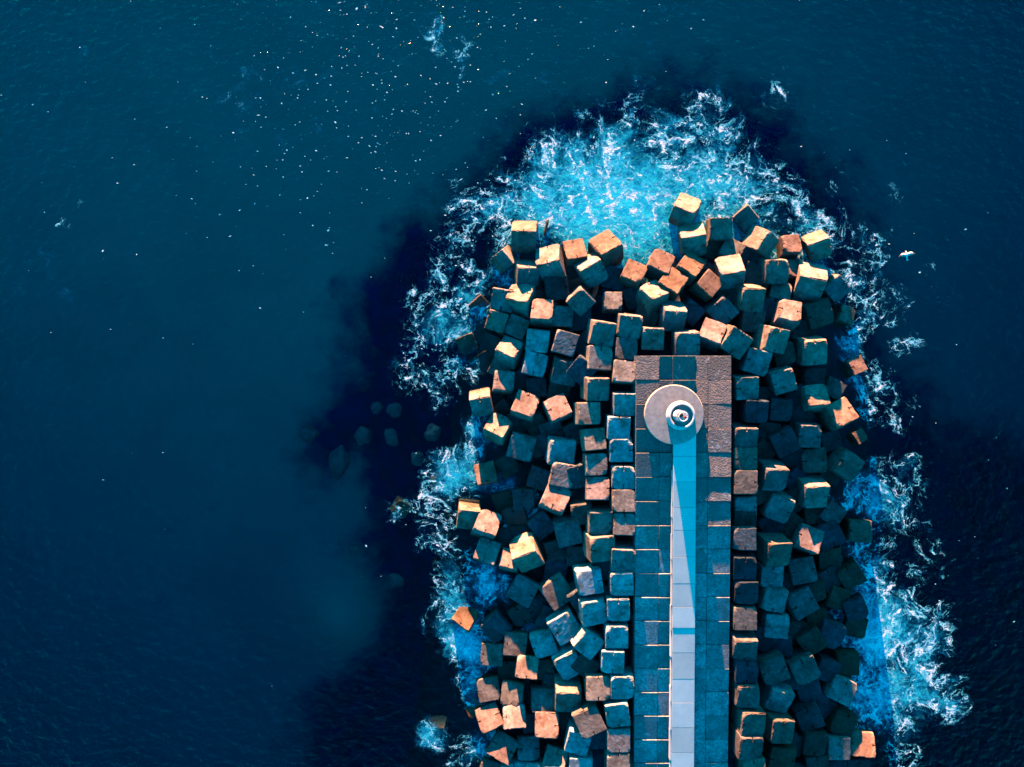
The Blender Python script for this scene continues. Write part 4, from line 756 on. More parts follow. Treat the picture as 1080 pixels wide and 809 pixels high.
(7.07,-24.12,2.80,-38.3,0.069,-0.113,2.24,0.289,0.334,0.329,'cubes of the breakwater armour',"diagonal edge-lit cube, second out from pier's left wall, thirteenth row below tip"),
(7.99,-28.34,2.85,0.0,0.000,0.090,2.27,0.278,0.236,0.195,'cubes of the breakwater armour',"mostly sunlit cube, first out from pier's left wall, fifteenth row below tip"),
(7.17,-31.44,2.80,25.3,-0.017,0.054,2.53,0.160,0.145,0.130,'cubes of the breakwater armour',"diagonal mostly sunlit cube, second out from pier's left wall, sixteenth row below tip"),
(7.47,-21.14,2.80,7.0,0.177,-0.113,2.38,0.310,0.360,0.356,'cubes of the breakwater armour',"edge-lit cube, third out from pier's left wall, eleventh row below tip"),
(9.84,-20.87,3.05,2.0,0.000,-0.070,2.16,0.299,0.357,0.360,'cubes of the breakwater armour',"edge-lit cube, first out from pier's left wall, eleventh row below tip"),
(9.69,-23.38,3.05,0.0,0.000,-0.070,2.16,0.322,0.390,0.399,'cubes of the breakwater armour',"edge-lit cube, first out from pier's left wall, twelfth row below tip"),
(9.33,-25.70,3.05,-1.0,0.000,-0.070,2.16,0.342,0.403,0.403,'cubes of the breakwater armour',"edge-lit cube, first out from pier's left wall, thirteenth row below tip"),
(10.20,-28.06,3.05,0.0,0.000,-0.070,2.20,0.285,0.344,0.351,'cubes of the breakwater armour',"edge-lit cube, first out from pier's left wall, fourteenth row below tip"),
(9.75,-30.56,3.05,8.0,0.000,-0.070,2.24,0.297,0.340,0.330,'cubes of the breakwater armour',"edge-lit cube, first out from pier's left wall, sixteenth row below tip"),
(9.88,-33.05,3.05,1.0,0.000,0.030,2.20,0.222,0.215,0.209,'cubes of the breakwater armour',"half sunlit, half shaded cube, first out from pier's left wall, seventeenth row below tip"),
(9.84,-35.27,3.05,0.0,0.000,0.030,2.16,0.255,0.218,0.181,'cubes of the breakwater armour',"mostly sunlit cube, first out from pier's left wall, eighteenth row below tip"),
(6.23,-33.40,2.60,-14.4,-0.085,-0.103,2.20,0.283,0.357,0.377,'cubes of the breakwater armour',"edge-lit cube, third out from pier's left wall, seventeenth row below tip"),
(4.17,-35.97,1.60,-17.3,-0.085,0.350,2.20,0.302,0.221,0.188,'cubes of the breakwater armour',"edge-lit cube, third out from pier's left wall, eighteenth row below tip"),
(6.46,-35.94,2.60,-2.8,-0.071,-0.022,2.20,0.314,0.383,0.394,'cubes of the breakwater armour',"edge-lit cube, second out from pier's left wall, eighteenth row below tip"),
(0.22,-37.60,0.34,7.0,0.071,-0.088,2.53,0.293,0.346,0.347,'cubes of the breakwater armour',"fully shaded blue-grey cube, fifth out from pier's left wall, eighteenth row below tip"),
(3.14,-27.57,0.10,6.1,-0.047,-0.103,2.09,0.087,0.072,0.058,'cubes of the breakwater armour',"very dark, fully shaded cube, third out from pier's left wall, fourteenth row below tip"),
(8.16,-33.33,2.10,3.0,0.000,-0.070,1.98,0.050,0.069,0.089,'cubes of the breakwater armour',"very dark, fully shaded cube, second out from pier's left wall, seventeenth row below tip"),
(1.92,-33.01,-0.24,4.2,0.049,-0.050,1.98,0.046,0.069,0.091,'cubes of the breakwater armour',"very dark, fully shaded cube, fifth out from pier's left wall, sixteenth row below tip"),
(21.61,-21.79,3.00,0.0,0.000,0.010,2.20,0.161,0.139,0.116,'cubes of the breakwater armour',"mostly sunlit cube, first out from pier's right wall, twelfth row below tip"),
(21.58,-24.39,3.05,0.0,0.000,-0.300,2.24,0.124,0.108,0.104,'cubes of the breakwater armour',"edge-lit cube, first out from pier's right wall, thirteenth row below tip"),
(21.74,-26.62,3.00,0.0,0.000,-0.120,2.13,0.024,0.044,0.064,'cubes of the breakwater armour',"edge-lit cube, first out from pier's right wall, fourteenth row below tip"),
(21.82,-28.87,3.00,-2.0,0.050,-0.120,2.16,0.133,0.113,0.104,'cubes of the breakwater armour',"edge-lit cube, first out from pier's right wall, fifteenth row below tip"),
(22.20,-31.38,3.00,-3.0,0.120,-0.120,2.31,0.156,0.124,0.105,'cubes of the breakwater armour',"edge-lit cube, first out from pier's right wall, sixteenth row below tip"),
(21.97,-33.56,3.00,-3.0,0.120,-0.170,2.31,0.122,0.104,0.097,'cubes of the breakwater armour',"edge-lit cube, first out from pier's right wall, seventeenth row below tip"),
(25.01,-22.82,1.76,-4.0,-0.044,-0.102,2.31,0.173,0.205,0.207,'cubes of the breakwater armour',"fully shaded blue-grey cube, third out from pier's right wall, twelfth row below tip"),
(24.65,-26.90,1.74,20.0,0.000,-0.050,2.53,0.091,0.088,0.085,'cubes of the breakwater armour',"fully shaded blue-grey cube, second out from pier's right wall, fourteenth row below tip"),
(27.89,-27.16,1.09,25.3,-0.002,-0.105,2.53,0.109,0.102,0.095,'cubes of the breakwater armour',"diagonal fully shaded blue-grey cube, fourth out from pier's right wall, fourteenth row below tip"),
(25.24,-29.71,1.62,-17.4,-0.007,-0.337,2.38,0.179,0.219,0.226,'cubes of the breakwater armour',"fully shaded blue-grey cube, third out from pier's right wall, fifteenth row below tip"),
(25.14,-32.51,2.21,-6.1,0.196,-0.100,2.31,0.149,0.115,0.093,'cubes of the breakwater armour',"edge-lit cube, second out from pier's right wall, sixteenth row below tip"),
(25.44,-35.35,1.58,-7.0,0.042,-0.127,2.53,0.057,0.042,0.028,'cubes of the breakwater armour',"very dark, fully shaded cube, second out from pier's right wall, seventeenth row below tip"),
(28.75,-24.51,0.75,36.3,-0.019,-0.170,2.42,0.052,0.042,0.032,'cubes of the breakwater armour',"diagonal very dark, fully shaded cube, fifth out from pier's right wall, twelfth row below tip"),
(30.67,-24.07,0.40,-21.0,0.015,-0.136,2.53,0.027,0.047,0.067,'cubes of the breakwater armour',"diagonal very dark, fully shaded cube, seventh out from pier's right wall, twelfth row below tip"),
(30.46,-27.56,0.34,-18.1,-0.055,-0.134,2.20,0.028,0.041,0.055,'cubes of the breakwater armour',"very dark, fully shaded cube, fifth out from pier's right wall, fourteenth row below tip"),
(32.47,-27.09,-0.01,-0.6,0.056,-0.093,2.31,0.058,0.043,0.028,'cubes of the breakwater armour',"very dark, fully shaded cube, third out from pier's right wall, thirteenth row below tip"),
(31.72,-29.47,0.58,-25.0,-0.023,0.019,2.42,0.178,0.208,0.207,'cubes of the breakwater armour',"diagonal edge-lit cube, sixth out from pier's right wall, fifteenth row below tip"),
(28.53,-31.94,0.61,21.0,-0.007,-0.108,2.42,0.031,0.041,0.050,'cubes of the breakwater armour',"very dark, fully shaded cube, third out from pier's right wall, sixteenth row below tip"),
(31.92,-32.76,0.27,-22.1,0.018,-0.060,2.38,0.050,0.038,0.027,'cubes of the breakwater armour',"diagonal very dark, fully shaded cube, fourth out from pier's right wall, sixteenth row below tip"),
(28.94,-34.40,0.80,-5.0,0.045,-0.111,2.31,0.044,0.039,0.033,'cubes of the breakwater armour',"very dark, fully shaded cube, fourth out from pier's right wall, seventeenth row below tip"),
(31.32,-34.99,0.74,-1.6,0.051,0.014,2.20,0.158,0.184,0.183,'cubes of the breakwater armour',"edge-lit cube, fifth out from pier's right wall, seventeenth row below tip"),
(33.95,-35.01,0.42,-1.9,-0.234,0.299,2.31,0.247,0.154,0.117,'cubes of the breakwater armour',"half sunlit, half shaded brown cube, sixth out from pier's right wall, seventeenth row below tip"),
(33.45,-21.83,-0.18,21.1,-0.076,-0.121,2.20,0.031,0.047,0.063,'cubes of the breakwater armour',"very dark, fully shaded cube, fifth out from pier's right wall, eleventh row below tip"),
(33.50,-23.66,-0.28,-11.9,-0.064,-0.038,2.09,0.063,0.047,0.031,'cubes of the breakwater armour',"very dark, fully shaded cube, eighth out from pier's right wall, twelfth row below tip"),
(33.54,-37.34,-0.20,2.7,0.033,-0.123,2.31,0.037,0.048,0.058,'cubes of the breakwater armour',"very dark, fully shaded cube, fifth out from pier's right wall, eighteenth row below tip"),
(22.39,-35.87,2.95,2.0,0.000,0.080,2.20,0.173,0.138,0.104,'cubes of the breakwater armour',"fully shaded blue-grey cube, first out from pier's right wall, eighteenth row below tip"),
(29.36,-36.69,0.64,6.7,-0.053,-0.091,2.20,0.048,0.044,0.040,'cubes of the breakwater armour',"very dark, fully shaded cube, third out from pier's right wall, eighteenth row below tip"),
(31.40,-37.26,0.27,8.7,-0.051,-0.061,2.09,0.026,0.039,0.051,'cubes of the breakwater armour',"very dark, fully shaded cube, fourth out from pier's right wall, eighteenth row below tip"),
(27.17,-37.63,0.96,-12.5,0.027,-0.112,2.20,0.027,0.040,0.053,'cubes of the breakwater armour',"very dark, fully shaded cube, second out from pier's right wall, eighteenth row below tip"),
(28.75,-29.55,0.29,16.6,-0.065,-0.161,2.31,0.030,0.044,0.059,'cubes of the breakwater armour',"very dark, fully shaded cube, fourth out from pier's right wall, fifteenth row below tip"),
(29.53,-22.82,0.24,15.0,-0.016,-0.151,2.09,0.062,0.045,0.028,'cubes of the breakwater armour',"very dark, fully shaded cube, sixth out from pier's right wall, twelfth row below tip"),
(-2.15,-37.92,-0.40,-18.2,0.028,0.086,2.20,0.141,0.148,0.155,'cubes of the breakwater armour',"edge-lit cube, sixth out from pier's left wall, eighteenth row below tip"),
(2.18,-37.54,0.62,-6.0,0.017,0.016,2.20,0.343,0.382,0.363,'cubes of the breakwater armour',"fully shaded blue-grey cube, fourth out from pier's left wall, eighteenth row below tip"),
(19.70,13.17,-0.33,-18.9,0.117,-0.110,2.14,0.080,0.066,0.052,'cubes of the breakwater armour','edge-lit cube, ninth from left, fourth row above the pier tip'),
(23.06,12.40,-0.20,-16.2,-0.069,-0.269,2.23,0.070,0.076,0.081,'cubes of the breakwater armour','very dark, fully shaded cube, eleventh from left, fourth row above the pier tip'),
(5.46,11.22,-0.39,22.0,0.040,-0.179,2.07,0.063,0.067,0.070,'cubes of the breakwater armour','very dark, fully shaded cube, third from left, fourth row above the pier tip'),
(9.91,10.25,0.17,-14.9,-0.008,-0.103,2.25,0.056,0.071,0.087,'cubes of the breakwater armour','very dark, fully shaded cube, fifth from left, third row above the pier tip'),
(23.55,10.47,0.13,-26.9,-0.226,-0.092,2.28,0.077,0.076,0.075,'cubes of the breakwater armour','diagonal very dark, fully shaded cube, fourteenth from left, third row above the pier tip'),
(21.01,8.97,0.49,-32.7,-0.067,-0.076,2.31,0.086,0.071,0.057,'cubes of the breakwater armour','diagonal very dark, fully shaded cube, eleventh from left, third row above the pier tip'),
(11.91,8.44,0.59,15.9,-0.050,-0.240,2.18,0.059,0.065,0.072,'cubes of the breakwater armour','very dark, fully shaded cube, seventh from left, third row above the pier tip'),
(28.27,8.46,-0.04,-9.6,-0.071,-0.227,2.11,0.072,0.068,0.063,'cubes of the breakwater armour','very dark, fully shaded cube, sixteenth from left, third row above the pier tip'),
(24.51,7.20,0.63,23.9,-0.074,-0.263,2.15,0.054,0.077,0.100,'cubes of the breakwater armour','diagonal very dark, fully shaded cube, fifteenth from left, second row above the pier tip'),
(6.69,6.37,0.45,1.4,-0.172,-0.204,2.27,0.048,0.063,0.079,'cubes of the breakwater armour','very dark, fully shaded cube, sixth from left, second row above the pier tip'),
(12.90,6.31,1.05,-18.9,-0.172,-0.201,2.26,0.078,0.070,0.063,'cubes of the breakwater armour','very dark, fully shaded cube, tenth from left, second row above the pier tip'),
(-3.13,5.26,-1.25,-21.1,0.005,-0.146,2.26,0.076,0.076,0.077,'cubes of the breakwater armour','very dark, fully shaded cube, second from left, first row above the pier tip'),
(28.14,5.08,0.29,-23.1,0.029,-0.136,2.09,0.068,0.068,0.067,'cubes of the breakwater armour','very dark, fully shaded cube, thirteenth from left, first row above the pier tip'),
(-1.85,3.95,-1.00,-24.2,-0.206,-0.194,2.17,0.044,0.068,0.091,'cubes of the breakwater armour','diagonal very dark, fully shaded cube, third from left, first row above the pier tip'),
(7.20,3.80,0.77,38.9,-0.206,-0.252,2.31,0.058,0.064,0.071,'cubes of the breakwater armour','diagonal very dark, fully shaded cube, sixth from left, first row above the pier tip'),
(-2.90,2.16,-1.18,33.6,0.093,-0.196,2.08,0.074,0.071,0.068,'cubes of the breakwater armour',"diagonal very dark, fully shaded cube, eighth out from pier's left wall, first row below tip"),
(6.72,1.29,1.95,-39.6,-0.208,-0.120,2.27,0.050,0.073,0.096,'cubes of the breakwater armour',"diagonal edge-lit cube, third out from pier's left wall, first row below tip"),
(0.86,0.58,-0.49,38.6,0.096,-0.284,2.08,0.047,0.065,0.084,'cubes of the breakwater armour',"diagonal very dark, fully shaded cube, fifth out from pier's left wall, second row below tip"),
(4.69,-0.52,0.26,-12.5,-0.160,-0.197,2.11,0.076,0.069,0.062,'cubes of the breakwater armour',"very dark, fully shaded cube, third out from pier's left wall, second row below tip"),
(24.39,-1.13,1.10,3.0,-0.065,-0.151,2.05,0.043,0.045,0.047,'cubes of the breakwater armour',"very dark, fully shaded cube, second out from pier's right wall, second row below tip"),
(27.41,-1.28,0.50,28.6,0.058,-0.138,2.10,0.032,0.039,0.045,'cubes of the breakwater armour',"diagonal very dark, fully shaded cube, third out from pier's right wall, third row below tip"),
(-0.93,-2.47,-0.82,42.2,0.016,-0.289,2.03,0.053,0.072,0.090,'cubes of the breakwater armour',"diagonal very dark, fully shaded cube, fifth out from pier's left wall, third row below tip"),
(27.86,-3.16,0.41,-2.9,-0.065,-0.047,2.30,0.036,0.042,0.049,'cubes of the breakwater armour',"very dark, fully shaded cube, fourth out from pier's right wall, third row below tip"),
(0.44,-3.83,-0.57,-3.7,0.062,-0.150,2.04,0.058,0.066,0.074,'cubes of the breakwater armour',"very dark, fully shaded cube, seventh out from pier's left wall, fourth row below tip"),
(2.35,-3.78,-0.21,34.7,-0.010,-0.239,2.15,0.081,0.070,0.059,'cubes of the breakwater armour',"diagonal very dark, fully shaded cube, sixth out from pier's left wall, fourth row below tip"),
(4.00,-4.38,0.12,17.2,-0.122,-0.295,2.27,0.069,0.074,0.080,'cubes of the breakwater armour',"very dark, fully shaded cube, fourth out from pier's left wall, fourth row below tip"),
(6.18,-4.57,0.57,27.9,0.079,-0.128,2.26,0.075,0.076,0.077,'cubes of the breakwater armour',"diagonal very dark, fully shaded cube, third out from pier's left wall, fourth row below tip"),
(24.39,-4.55,1.10,-7.2,-0.014,-0.162,2.18,0.046,0.045,0.043,'cubes of the breakwater armour',"very dark, fully shaded cube, second out from pier's right wall, fourth row below tip"),
(2.79,-5.85,-0.12,23.9,-0.115,-0.228,2.13,0.072,0.076,0.080,'cubes of the breakwater armour',"diagonal very dark, fully shaded cube, fifth out from pier's left wall, fourth row below tip"),
(23.93,-6.41,1.20,-33.0,0.038,-0.158,2.11,0.050,0.042,0.034,'cubes of the breakwater armour',"diagonal very dark, fully shaded cube, second out from pier's right wall, fifth row below tip"),
(27.27,-6.88,0.52,-28.3,-0.111,-0.198,2.31,0.034,0.043,0.052,'cubes of the breakwater armour',"diagonal very dark, fully shaded cube, third out from pier's right wall, fifth row below tip"),
(-0.46,-7.98,-0.74,32.0,0.021,-0.047,2.09,0.076,0.075,0.073,'cubes of the breakwater armour',"diagonal very dark, fully shaded cube, fifth out from pier's left wall, fifth row below tip"),
(30.82,-8.57,-0.13,-17.1,0.107,-0.108,2.20,0.037,0.039,0.040,'cubes of the breakwater armour',"very dark, fully shaded cube, sixth out from pier's right wall, sixth row below tip"),
(6.47,-8.65,1.95,14.9,-0.078,-0.092,2.18,0.061,0.071,0.080,'cubes of the breakwater armour',"edge-lit cube, third out from pier's left wall, sixth row below tip"),
(27.35,-9.09,0.51,-34.7,0.037,-0.293,2.18,0.026,0.048,0.069,'cubes of the breakwater armour',"diagonal very dark, fully shaded cube, fourth out from pier's right wall, sixth row below tip"),
(23.49,-10.13,1.95,23.8,-0.026,-0.153,2.13,0.053,0.042,0.032,'cubes of the breakwater armour',"very dark, fully shaded cube, second out from pier's right wall, sixth row below tip"),
(6.19,-10.72,0.58,12.0,-0.064,-0.019,2.07,0.061,0.069,0.076,'cubes of the breakwater armour',"very dark, fully shaded cube, third out from pier's left wall, seventh row below tip"),
(27.31,-11.02,0.52,36.8,0.033,-0.298,2.26,0.050,0.047,0.043,'cubes of the breakwater armour',"diagonal very dark, fully shaded cube, third out from pier's right wall, seventh row below tip"),
(6.62,-12.08,1.95,9.7,-0.004,-0.282,2.12,0.078,0.072,0.066,'cubes of the breakwater armour',"edge-lit cube, second out from pier's left wall, seventh row below tip"),
(0.41,-12.90,-0.58,20.4,-0.057,-0.194,2.27,0.066,0.064,0.062,'cubes of the breakwater armour',"very dark, fully shaded cube, sixth out from pier's left wall, seventh row below tip"),
(24.61,-13.18,1.06,34.0,0.068,-0.221,2.19,0.023,0.039,0.054,'cubes of the breakwater armour',"diagonal very dark, fully shaded cube, third out from pier's right wall, eighth row below tip"),
(26.58,-13.25,0.66,-36.4,0.036,-0.219,2.29,0.055,0.045,0.036,'cubes of the breakwater armour',"diagonal very dark, fully shaded cube, fourth out from pier's right wall, eighth row below tip"),
(-0.99,-15.17,-0.84,4.3,-0.104,-0.029,2.14,0.058,0.076,0.094,'cubes of the breakwater armour',"very dark, fully shaded cube, sixth out from pier's left wall, eighth row below tip"),
(0.83,-14.79,-0.50,3.2,-0.001,-0.083,2.07,0.049,0.069,0.090,'cubes of the breakwater armour',"very dark, fully shaded cube, fifth out from pier's left wall, eighth row below tip"),
(4.23,-16.25,0.17,14.7,0.124,0.015,2.22,0.064,0.063,0.062,'cubes of the breakwater armour',"very dark, fully shaded cube, fourth out from pier's left wall, ninth row below tip"),
(4.23,-17.98,0.17,-8.5,-0.004,-0.156,2.19,0.038,0.062,0.085,'cubes of the breakwater armour',"very dark, fully shaded cube, fourth out from pier's left wall, tenth row below tip"),
(8.53,-17.40,1.95,5.1,0.081,-0.129,2.16,0.060,0.073,0.086,'cubes of the breakwater armour',"very dark, fully shaded cube, second out from pier's left wall, tenth row below tip"),
(30.85,-18.86,-0.14,32.0,0.153,-0.056,2.21,0.033,0.042,0.052,'cubes of the breakwater armour',"diagonal very dark, fully shaded cube, sixth out from pier's right wall, tenth row below tip"),
(26.55,-19.25,0.66,-21.1,0.084,-0.154,2.25,0.038,0.041,0.043,'cubes of the breakwater armour',"very dark, fully shaded cube, third out from pier's right wall, tenth row below tip"),
(29.21,-19.83,0.16,13.3,0.017,-0.286,2.22,0.055,0.047,0.039,'cubes of the breakwater armour',"very dark, fully shaded cube, fifth out from pier's right wall, tenth row below tip"),
(6.39,-20.21,1.95,31.8,0.130,-0.139,2.06,0.052,0.063,0.073,'cubes of the breakwater armour',"diagonal edge-lit cube, fourth out from pier's left wall, eleventh row below tip"),
(8.54,-20.00,1.95,-37.5,-0.083,-0.021,2.12,0.070,0.067,0.064,'cubes of the breakwater armour',"diagonal very dark, fully shaded cube, second out from pier's left wall, eleventh row below tip"),
(31.59,-20.69,-0.27,-16.7,0.157,-0.185,2.30,0.063,0.047,0.031,'cubes of the breakwater armour',"very dark, fully shaded cube, fourth out from pier's right wall, eleventh row below tip"),
(2.34,-21.55,-0.21,39.3,0.138,-0.194,2.15,0.047,0.062,0.078,'cubes of the breakwater armour',"diagonal very dark, fully shaded cube, sixth out from pier's left wall, eleventh row below tip"),
(0.91,-22.59,-0.48,32.3,-0.045,-0.015,2.07,0.082,0.076,0.070,'cubes of the breakwater armour',"diagonal very dark, fully shaded cube, eighth out from pier's left wall, eleventh row below tip"),
(3.55,-22.76,0.03,-24.5,0.146,-0.049,2.20,0.061,0.075,0.088,'cubes of the breakwater armour',"diagonal very dark, fully shaded cube, third out from pier's left wall, twelfth row below tip"),
(27.15,-23.58,0.55,-17.2,0.153,-0.247,2.10,0.042,0.039,0.035,'cubes of the breakwater armour',"very dark, fully shaded cube, fourth out from pier's right wall, twelfth row below tip"),
(23.97,-24.19,1.20,-33.3,-0.093,-0.208,2.19,0.024,0.038,0.052,'cubes of the breakwater armour',"diagonal very dark, fully shaded cube, second out from pier's right wall, twelfth row below tip"),
(25.84,-24.94,0.81,7.6,-0.146,-0.244,2.23,0.025,0.040,0.056,'cubes of the breakwater armour',"very dark, fully shaded cube, second out from pier's right wall, thirteenth row below tip"),
(7.17,-26.41,1.95,-34.1,-0.199,-0.165,2.20,0.071,0.067,0.062,'cubes of the breakwater armour',"diagonal very dark, fully shaded cube, third out from pier's left wall, thirteenth row below tip"),
(-0.35,-28.06,-0.72,3.9,-0.063,-0.093,2.11,0.074,0.067,0.060,'cubes of the breakwater armour',"very dark, fully shaded cube, fifth out from pier's left wall, fourteenth row below tip"),
(26.47,-28.28,0.68,8.6,-0.092,-0.173,2.15,0.034,0.042,0.051,'cubes of the breakwater armour',"very dark, fully shaded cube, third out from pier's right wall, fourteenth row below tip"),
(4.01,-29.08,0.12,-10.8,0.006,-0.124,2.22,0.067,0.068,0.070,'cubes of the breakwater armour',"very dark, fully shaded cube, second out from pier's left wall, fourteenth row below tip"),
(30.12,-31.11,-0.01,-35.2,0.088,-0.238,2.16,0.032,0.047,0.061,'cubes of the breakwater armour',"diagonal very dark, fully shaded cube, fifth out from pier's right wall, fifteenth row below tip"),
(24.37,-31.32,1.11,23.4,0.073,-0.129,2.05,0.048,0.041,0.033,'cubes of the breakwater armour',"very dark, fully shaded cube, second out from pier's right wall, fifteenth row below tip"),
(5.26,-32.18,0.38,-7.0,-0.099,-0.205,2.29,0.089,0.077,0.065,'cubes of the breakwater armour',"very dark, fully shaded cube, third out from pier's left wall, sixteenth row below tip"),
(27.17,-34.61,0.54,-33.5,0.173,-0.167,2.05,0.036,0.039,0.042,'cubes of the breakwater armour',"diagonal very dark, fully shaded cube, third out from pier's right wall, seventeenth row below tip"),
(33.45,1.62,0.05,21.6,0.143,0.236,1.65,0.198,0.129,0.107,'cubes of the breakwater armour','pale brown cube awash in foam, outermost on the right, a little below pier tip level'),
(33.90,-5.23,-0.12,28.8,0.182,0.208,1.32,0.203,0.135,0.114,'cubes of the breakwater armour',"smallest brown block at the right water's edge, level with the lighthouse's lower side"),
(-7.17,-9.67,-1.36,26.1,0.079,-0.264,1.54,0.196,0.130,0.112,'cubes of the breakwater armour','slanted half-drowned block with sunlit edge in the white splash at the left'),
(-11.15,-12.42,-1.46,-32.7,0.297,-0.160,1.54,0.260,0.159,0.116,'cubes of the breakwater armour','mostly drowned block ringed by foam, farthest out to the left of all'),
(-7.46,-34.62,-1.46,0.3,-0.089,-0.266,1.76,0.227,0.150,0.126,'cubes of the breakwater armour','drowned block with long sunlit tan top, apart in foam at bottom left'),
(-3.74,-32.11,-0.73,26.2,-0.028,0.220,1.54,0.233,0.138,0.093,'cubes of the breakwater armour','mossy brown block just under water, above the drowned long-topped one at bottom left'),
]
rnd = random.Random(11)
proto = None
for i, (x, y, z, yaw, tx, ty, sz, r, g, b, grp, lab) in enumerate(CUBES):
    me = MESHES[i % len(MESHES)]
    if proto is None:
        proto = o = bpy.data.objects.new("concrete_cube", me)
    else:
        o = proto.copy(); o.data = me
    COL.objects.link(o)
    nrm = Vector((tx, ty, math.sqrt(max(0.05, 1-tx*tx-ty*ty))))
    q = Vector((0, 0, 1)).rotation_difference(nrm) @ Quaternion((0, 0, 1), R(yaw + 90*rnd.randint(0, 3)))
    o.rotation_mode = 'QUATERNION'; o.rotation_quaternion = q
    o.location = (x, y, z); o.scale = (sz, sz, sz*rnd.uniform(0.95, 1.03))
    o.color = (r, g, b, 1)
    tag(o, lab, "concrete block", grp)

# ---------------------------------------------------------------- boulders under water
def boulder(x, y, z, rx, ry, rz, seed, label):
    bm = bmesh.new(); bmesh.ops.create_icosphere(bm, subdivisions=4, radius=1)
    so = Vector((seed*3.7, seed*1.3, 0))
    for v in bm.verts:
        v.co *= 1 + 0.28*mnoise.noise(v.co*1.1+so) + 0.10*mnoise.noise(v.co*3.0+so)
        v.co = Vector((v.co.x*rx, v.co.y*ry, v.co.z*rz))
    o = link("submerged_boulder", bm_mesh(bm, "submerged_boulder", True), M_boulder)
    o.location = (x, y, z); o.rotation_euler = (0, 0, seed)
    return tag(o, label, "boulder", "boulders under the water left of the breakwater")
for a in [(-15.4, -5.44, -3.6, 0.95, 0.85, 0.7, 1, 'pale oval boulder under water, left of two side by side, level with the lighthouse'), (-12.42, -5.53, -3.4, 1.0, 0.65, 0.6, 2, 'pale oval boulder under water, right of two side by side, level with the lighthouse'), (-18.1, -8.26, -4.2, 1.0, 1.7, 0.7, 3, 'largest pale boulder under water, long and upright, left of the breakwater'), (-14.1, -2.52, -4.0, 0.6, 0.6, 0.5, 4, 'small round boulder under water above the pair of pale ovals'), (-12.2, -2.8, -3.8, 0.8, 0.75, 0.5, 5, 'dim round boulder under water just above the right pale oval'), (-21.22, -5.21, -4.4, 0.9, 0.9, 0.6, 6, 'dim outermost boulder under water at the left, level with the lighthouse'), (-8.1, -5.06, -2.4, 0.9, 0.8, 0.6, 7, 'greenish boulder just under water above the white splash at the left'), (-9.67, -7.69, -2.6, 0.8, 0.6, 0.5, 8, 'greenish boulder just under water left of the white splash'), (-16.27, -17.31, -4.0, 0.7, 0.6, 0.5, 9, 'dim small boulder under water, level with the lower half of the path'), (-12.02, -20.44, -3.9, 0.7, 0.8, 0.5, 10, 'dim boulder under water near bottom left, well left of the brown cubes')]: boulder(*a)

# ---------------------------------------------------------------- driftwood and gull
bm = bmesh.new()
pts = [((3.35,15.32)[0]+0.16*t+0.02*math.sin(5*t), (3.35,15.32)[1]+0.75*t, 0.12+0.05*t) for t in (-1.1, -0.8, -0.4, 0, 0.4, 0.8, 1.1)]
tube(bm, pts, [0.09, 0.14, 0.15, 0.13, 0.15, 0.13, 0.08], 9)
for t, a in ((-0.3, 1.0), (0.5, -1.0)):
    p = Vector(((3.35,15.32)[0]+0.16*t, (3.35,15.32)[1]+0.75*t, 0.16)); tube(bm, [p, p+Vector((0.16*a, 0.1, 0.12)), p+Vector((0.26*a, 0.22, 0.16))], [0.05, 0.035, 0.02], 6)
for v in bm.verts: v.co += 0.02*mnoise.noise_vector(v.co*5)
tag(link("driftwood_log", bm_mesh(bm, "driftwood_log", True), M_wood), "dark driftwood log floating upright in the foam above the pier head", "driftwood")

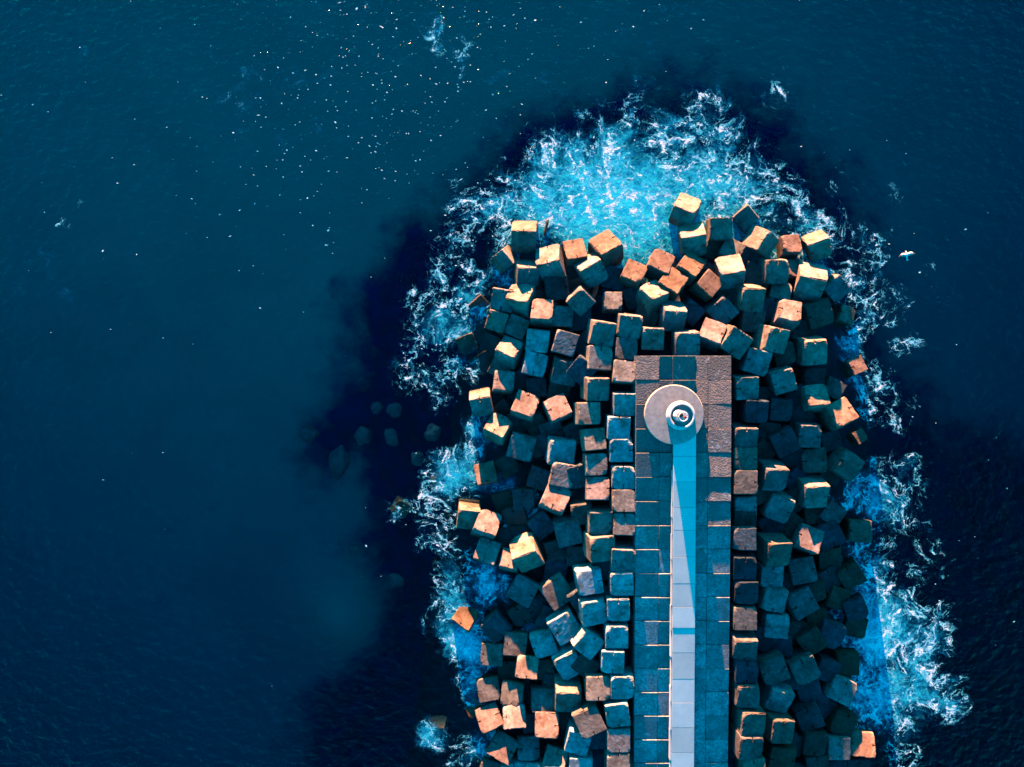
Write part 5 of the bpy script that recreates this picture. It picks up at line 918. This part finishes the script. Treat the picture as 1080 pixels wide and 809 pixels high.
GX, GY, GZ = (35.33, 11.51, 6.0)
gull = empty("seagull", (GX, GY, GZ)); gull.rotation_euler = (0, 0, R(100))
tag(gull, "white seagull in flight with wings spread over the dark water right of the breakwater", "seagull")
bm = bmesh.new()
prof = [(-0.34, 0.01), (-0.30, 0.05), (-0.18, 0.075), (0, 0.10), (0.14, 0.09), (0.22, 0.06), (0.27, 0.062), (0.32, 0.05), (0.36, 0.015)]
tube(bm, [(x, 0, 0.02 if x > 0.2 else 0) for x, r in prof], [r for x, r in prof], 14)
o = link("body", bm_mesh(bm, "body", True), M_feather, gull)
bm = bmesh.new(); tube(bm, [(0.355, 0, 0.02), (0.39, 0, 0.015), (0.42, 0, 0.0)], [0.016, 0.013, 0.004], 6); link("beak", bm_mesh(bm, "beak"), M_beak, gull)
bm = bmesh.new()
a = [bm.verts.new(p) for p in ((-0.28, -0.03, 0), (-0.28, 0.03, 0), (-0.48, 0.10, 0), (-0.50, 0, 0.005), (-0.48, -0.10, 0))]
f = bm.faces.new(a); r_ = bmesh.ops.extrude_face_region(bm, geom=[f])
for v in r_['geom']:
    if isinstance(v, bmesh.types.BMVert): v.co.z += 0.014
link("tail", bm_mesh(bm, "tail"), M_feather, gull)
def wing(s, bm, secs):
    rings = []
    for y, xl, xt, z, t in secs:
        rings.append([bm.verts.new((xl, s*y, z)), bm.verts.new((xl*0.6+xt*0.4, s*y, z+t)), bm.verts.new((xt, s*y, z)), bm.verts.new((xl*0.6+xt*0.4, s*y, z-t*0.4))])
    for a, b in zip(rings, rings[1:]):
        for i in range(4): bm.faces.new((a[i], a[(i+1) % 4], b[(i+1) % 4], b[i]))
    bm.faces.new(rings[0]); bm.faces.new(rings[-1])
for s in (-1, 1):
    bm = bmesh.new(); wing(s, bm, [(0.04, 0.15, -0.14, 0.03, 0.03), (0.22, 0.20, -0.10, 0.09, 0.025), (0.38, 0.21, -0.06, 0.11, 0.018), (0.54, 0.14, -0.07, 0.10, 0.012)])
    wg = link("wing", bm_mesh(bm, "wing", True), M_wing, gull)
    bm = bmesh.new(); wing(s, bm, [(0.54, 0.14, -0.07, 0.10, 0.012), (0.66, 0.05, -0.10, 0.085, 0.008), (0.76, -0.06, -0.12, 0.07, 0.003)])
    link("wing_tip", bm_mesh(bm, "wing_tip", True), M_wingtip, wg)
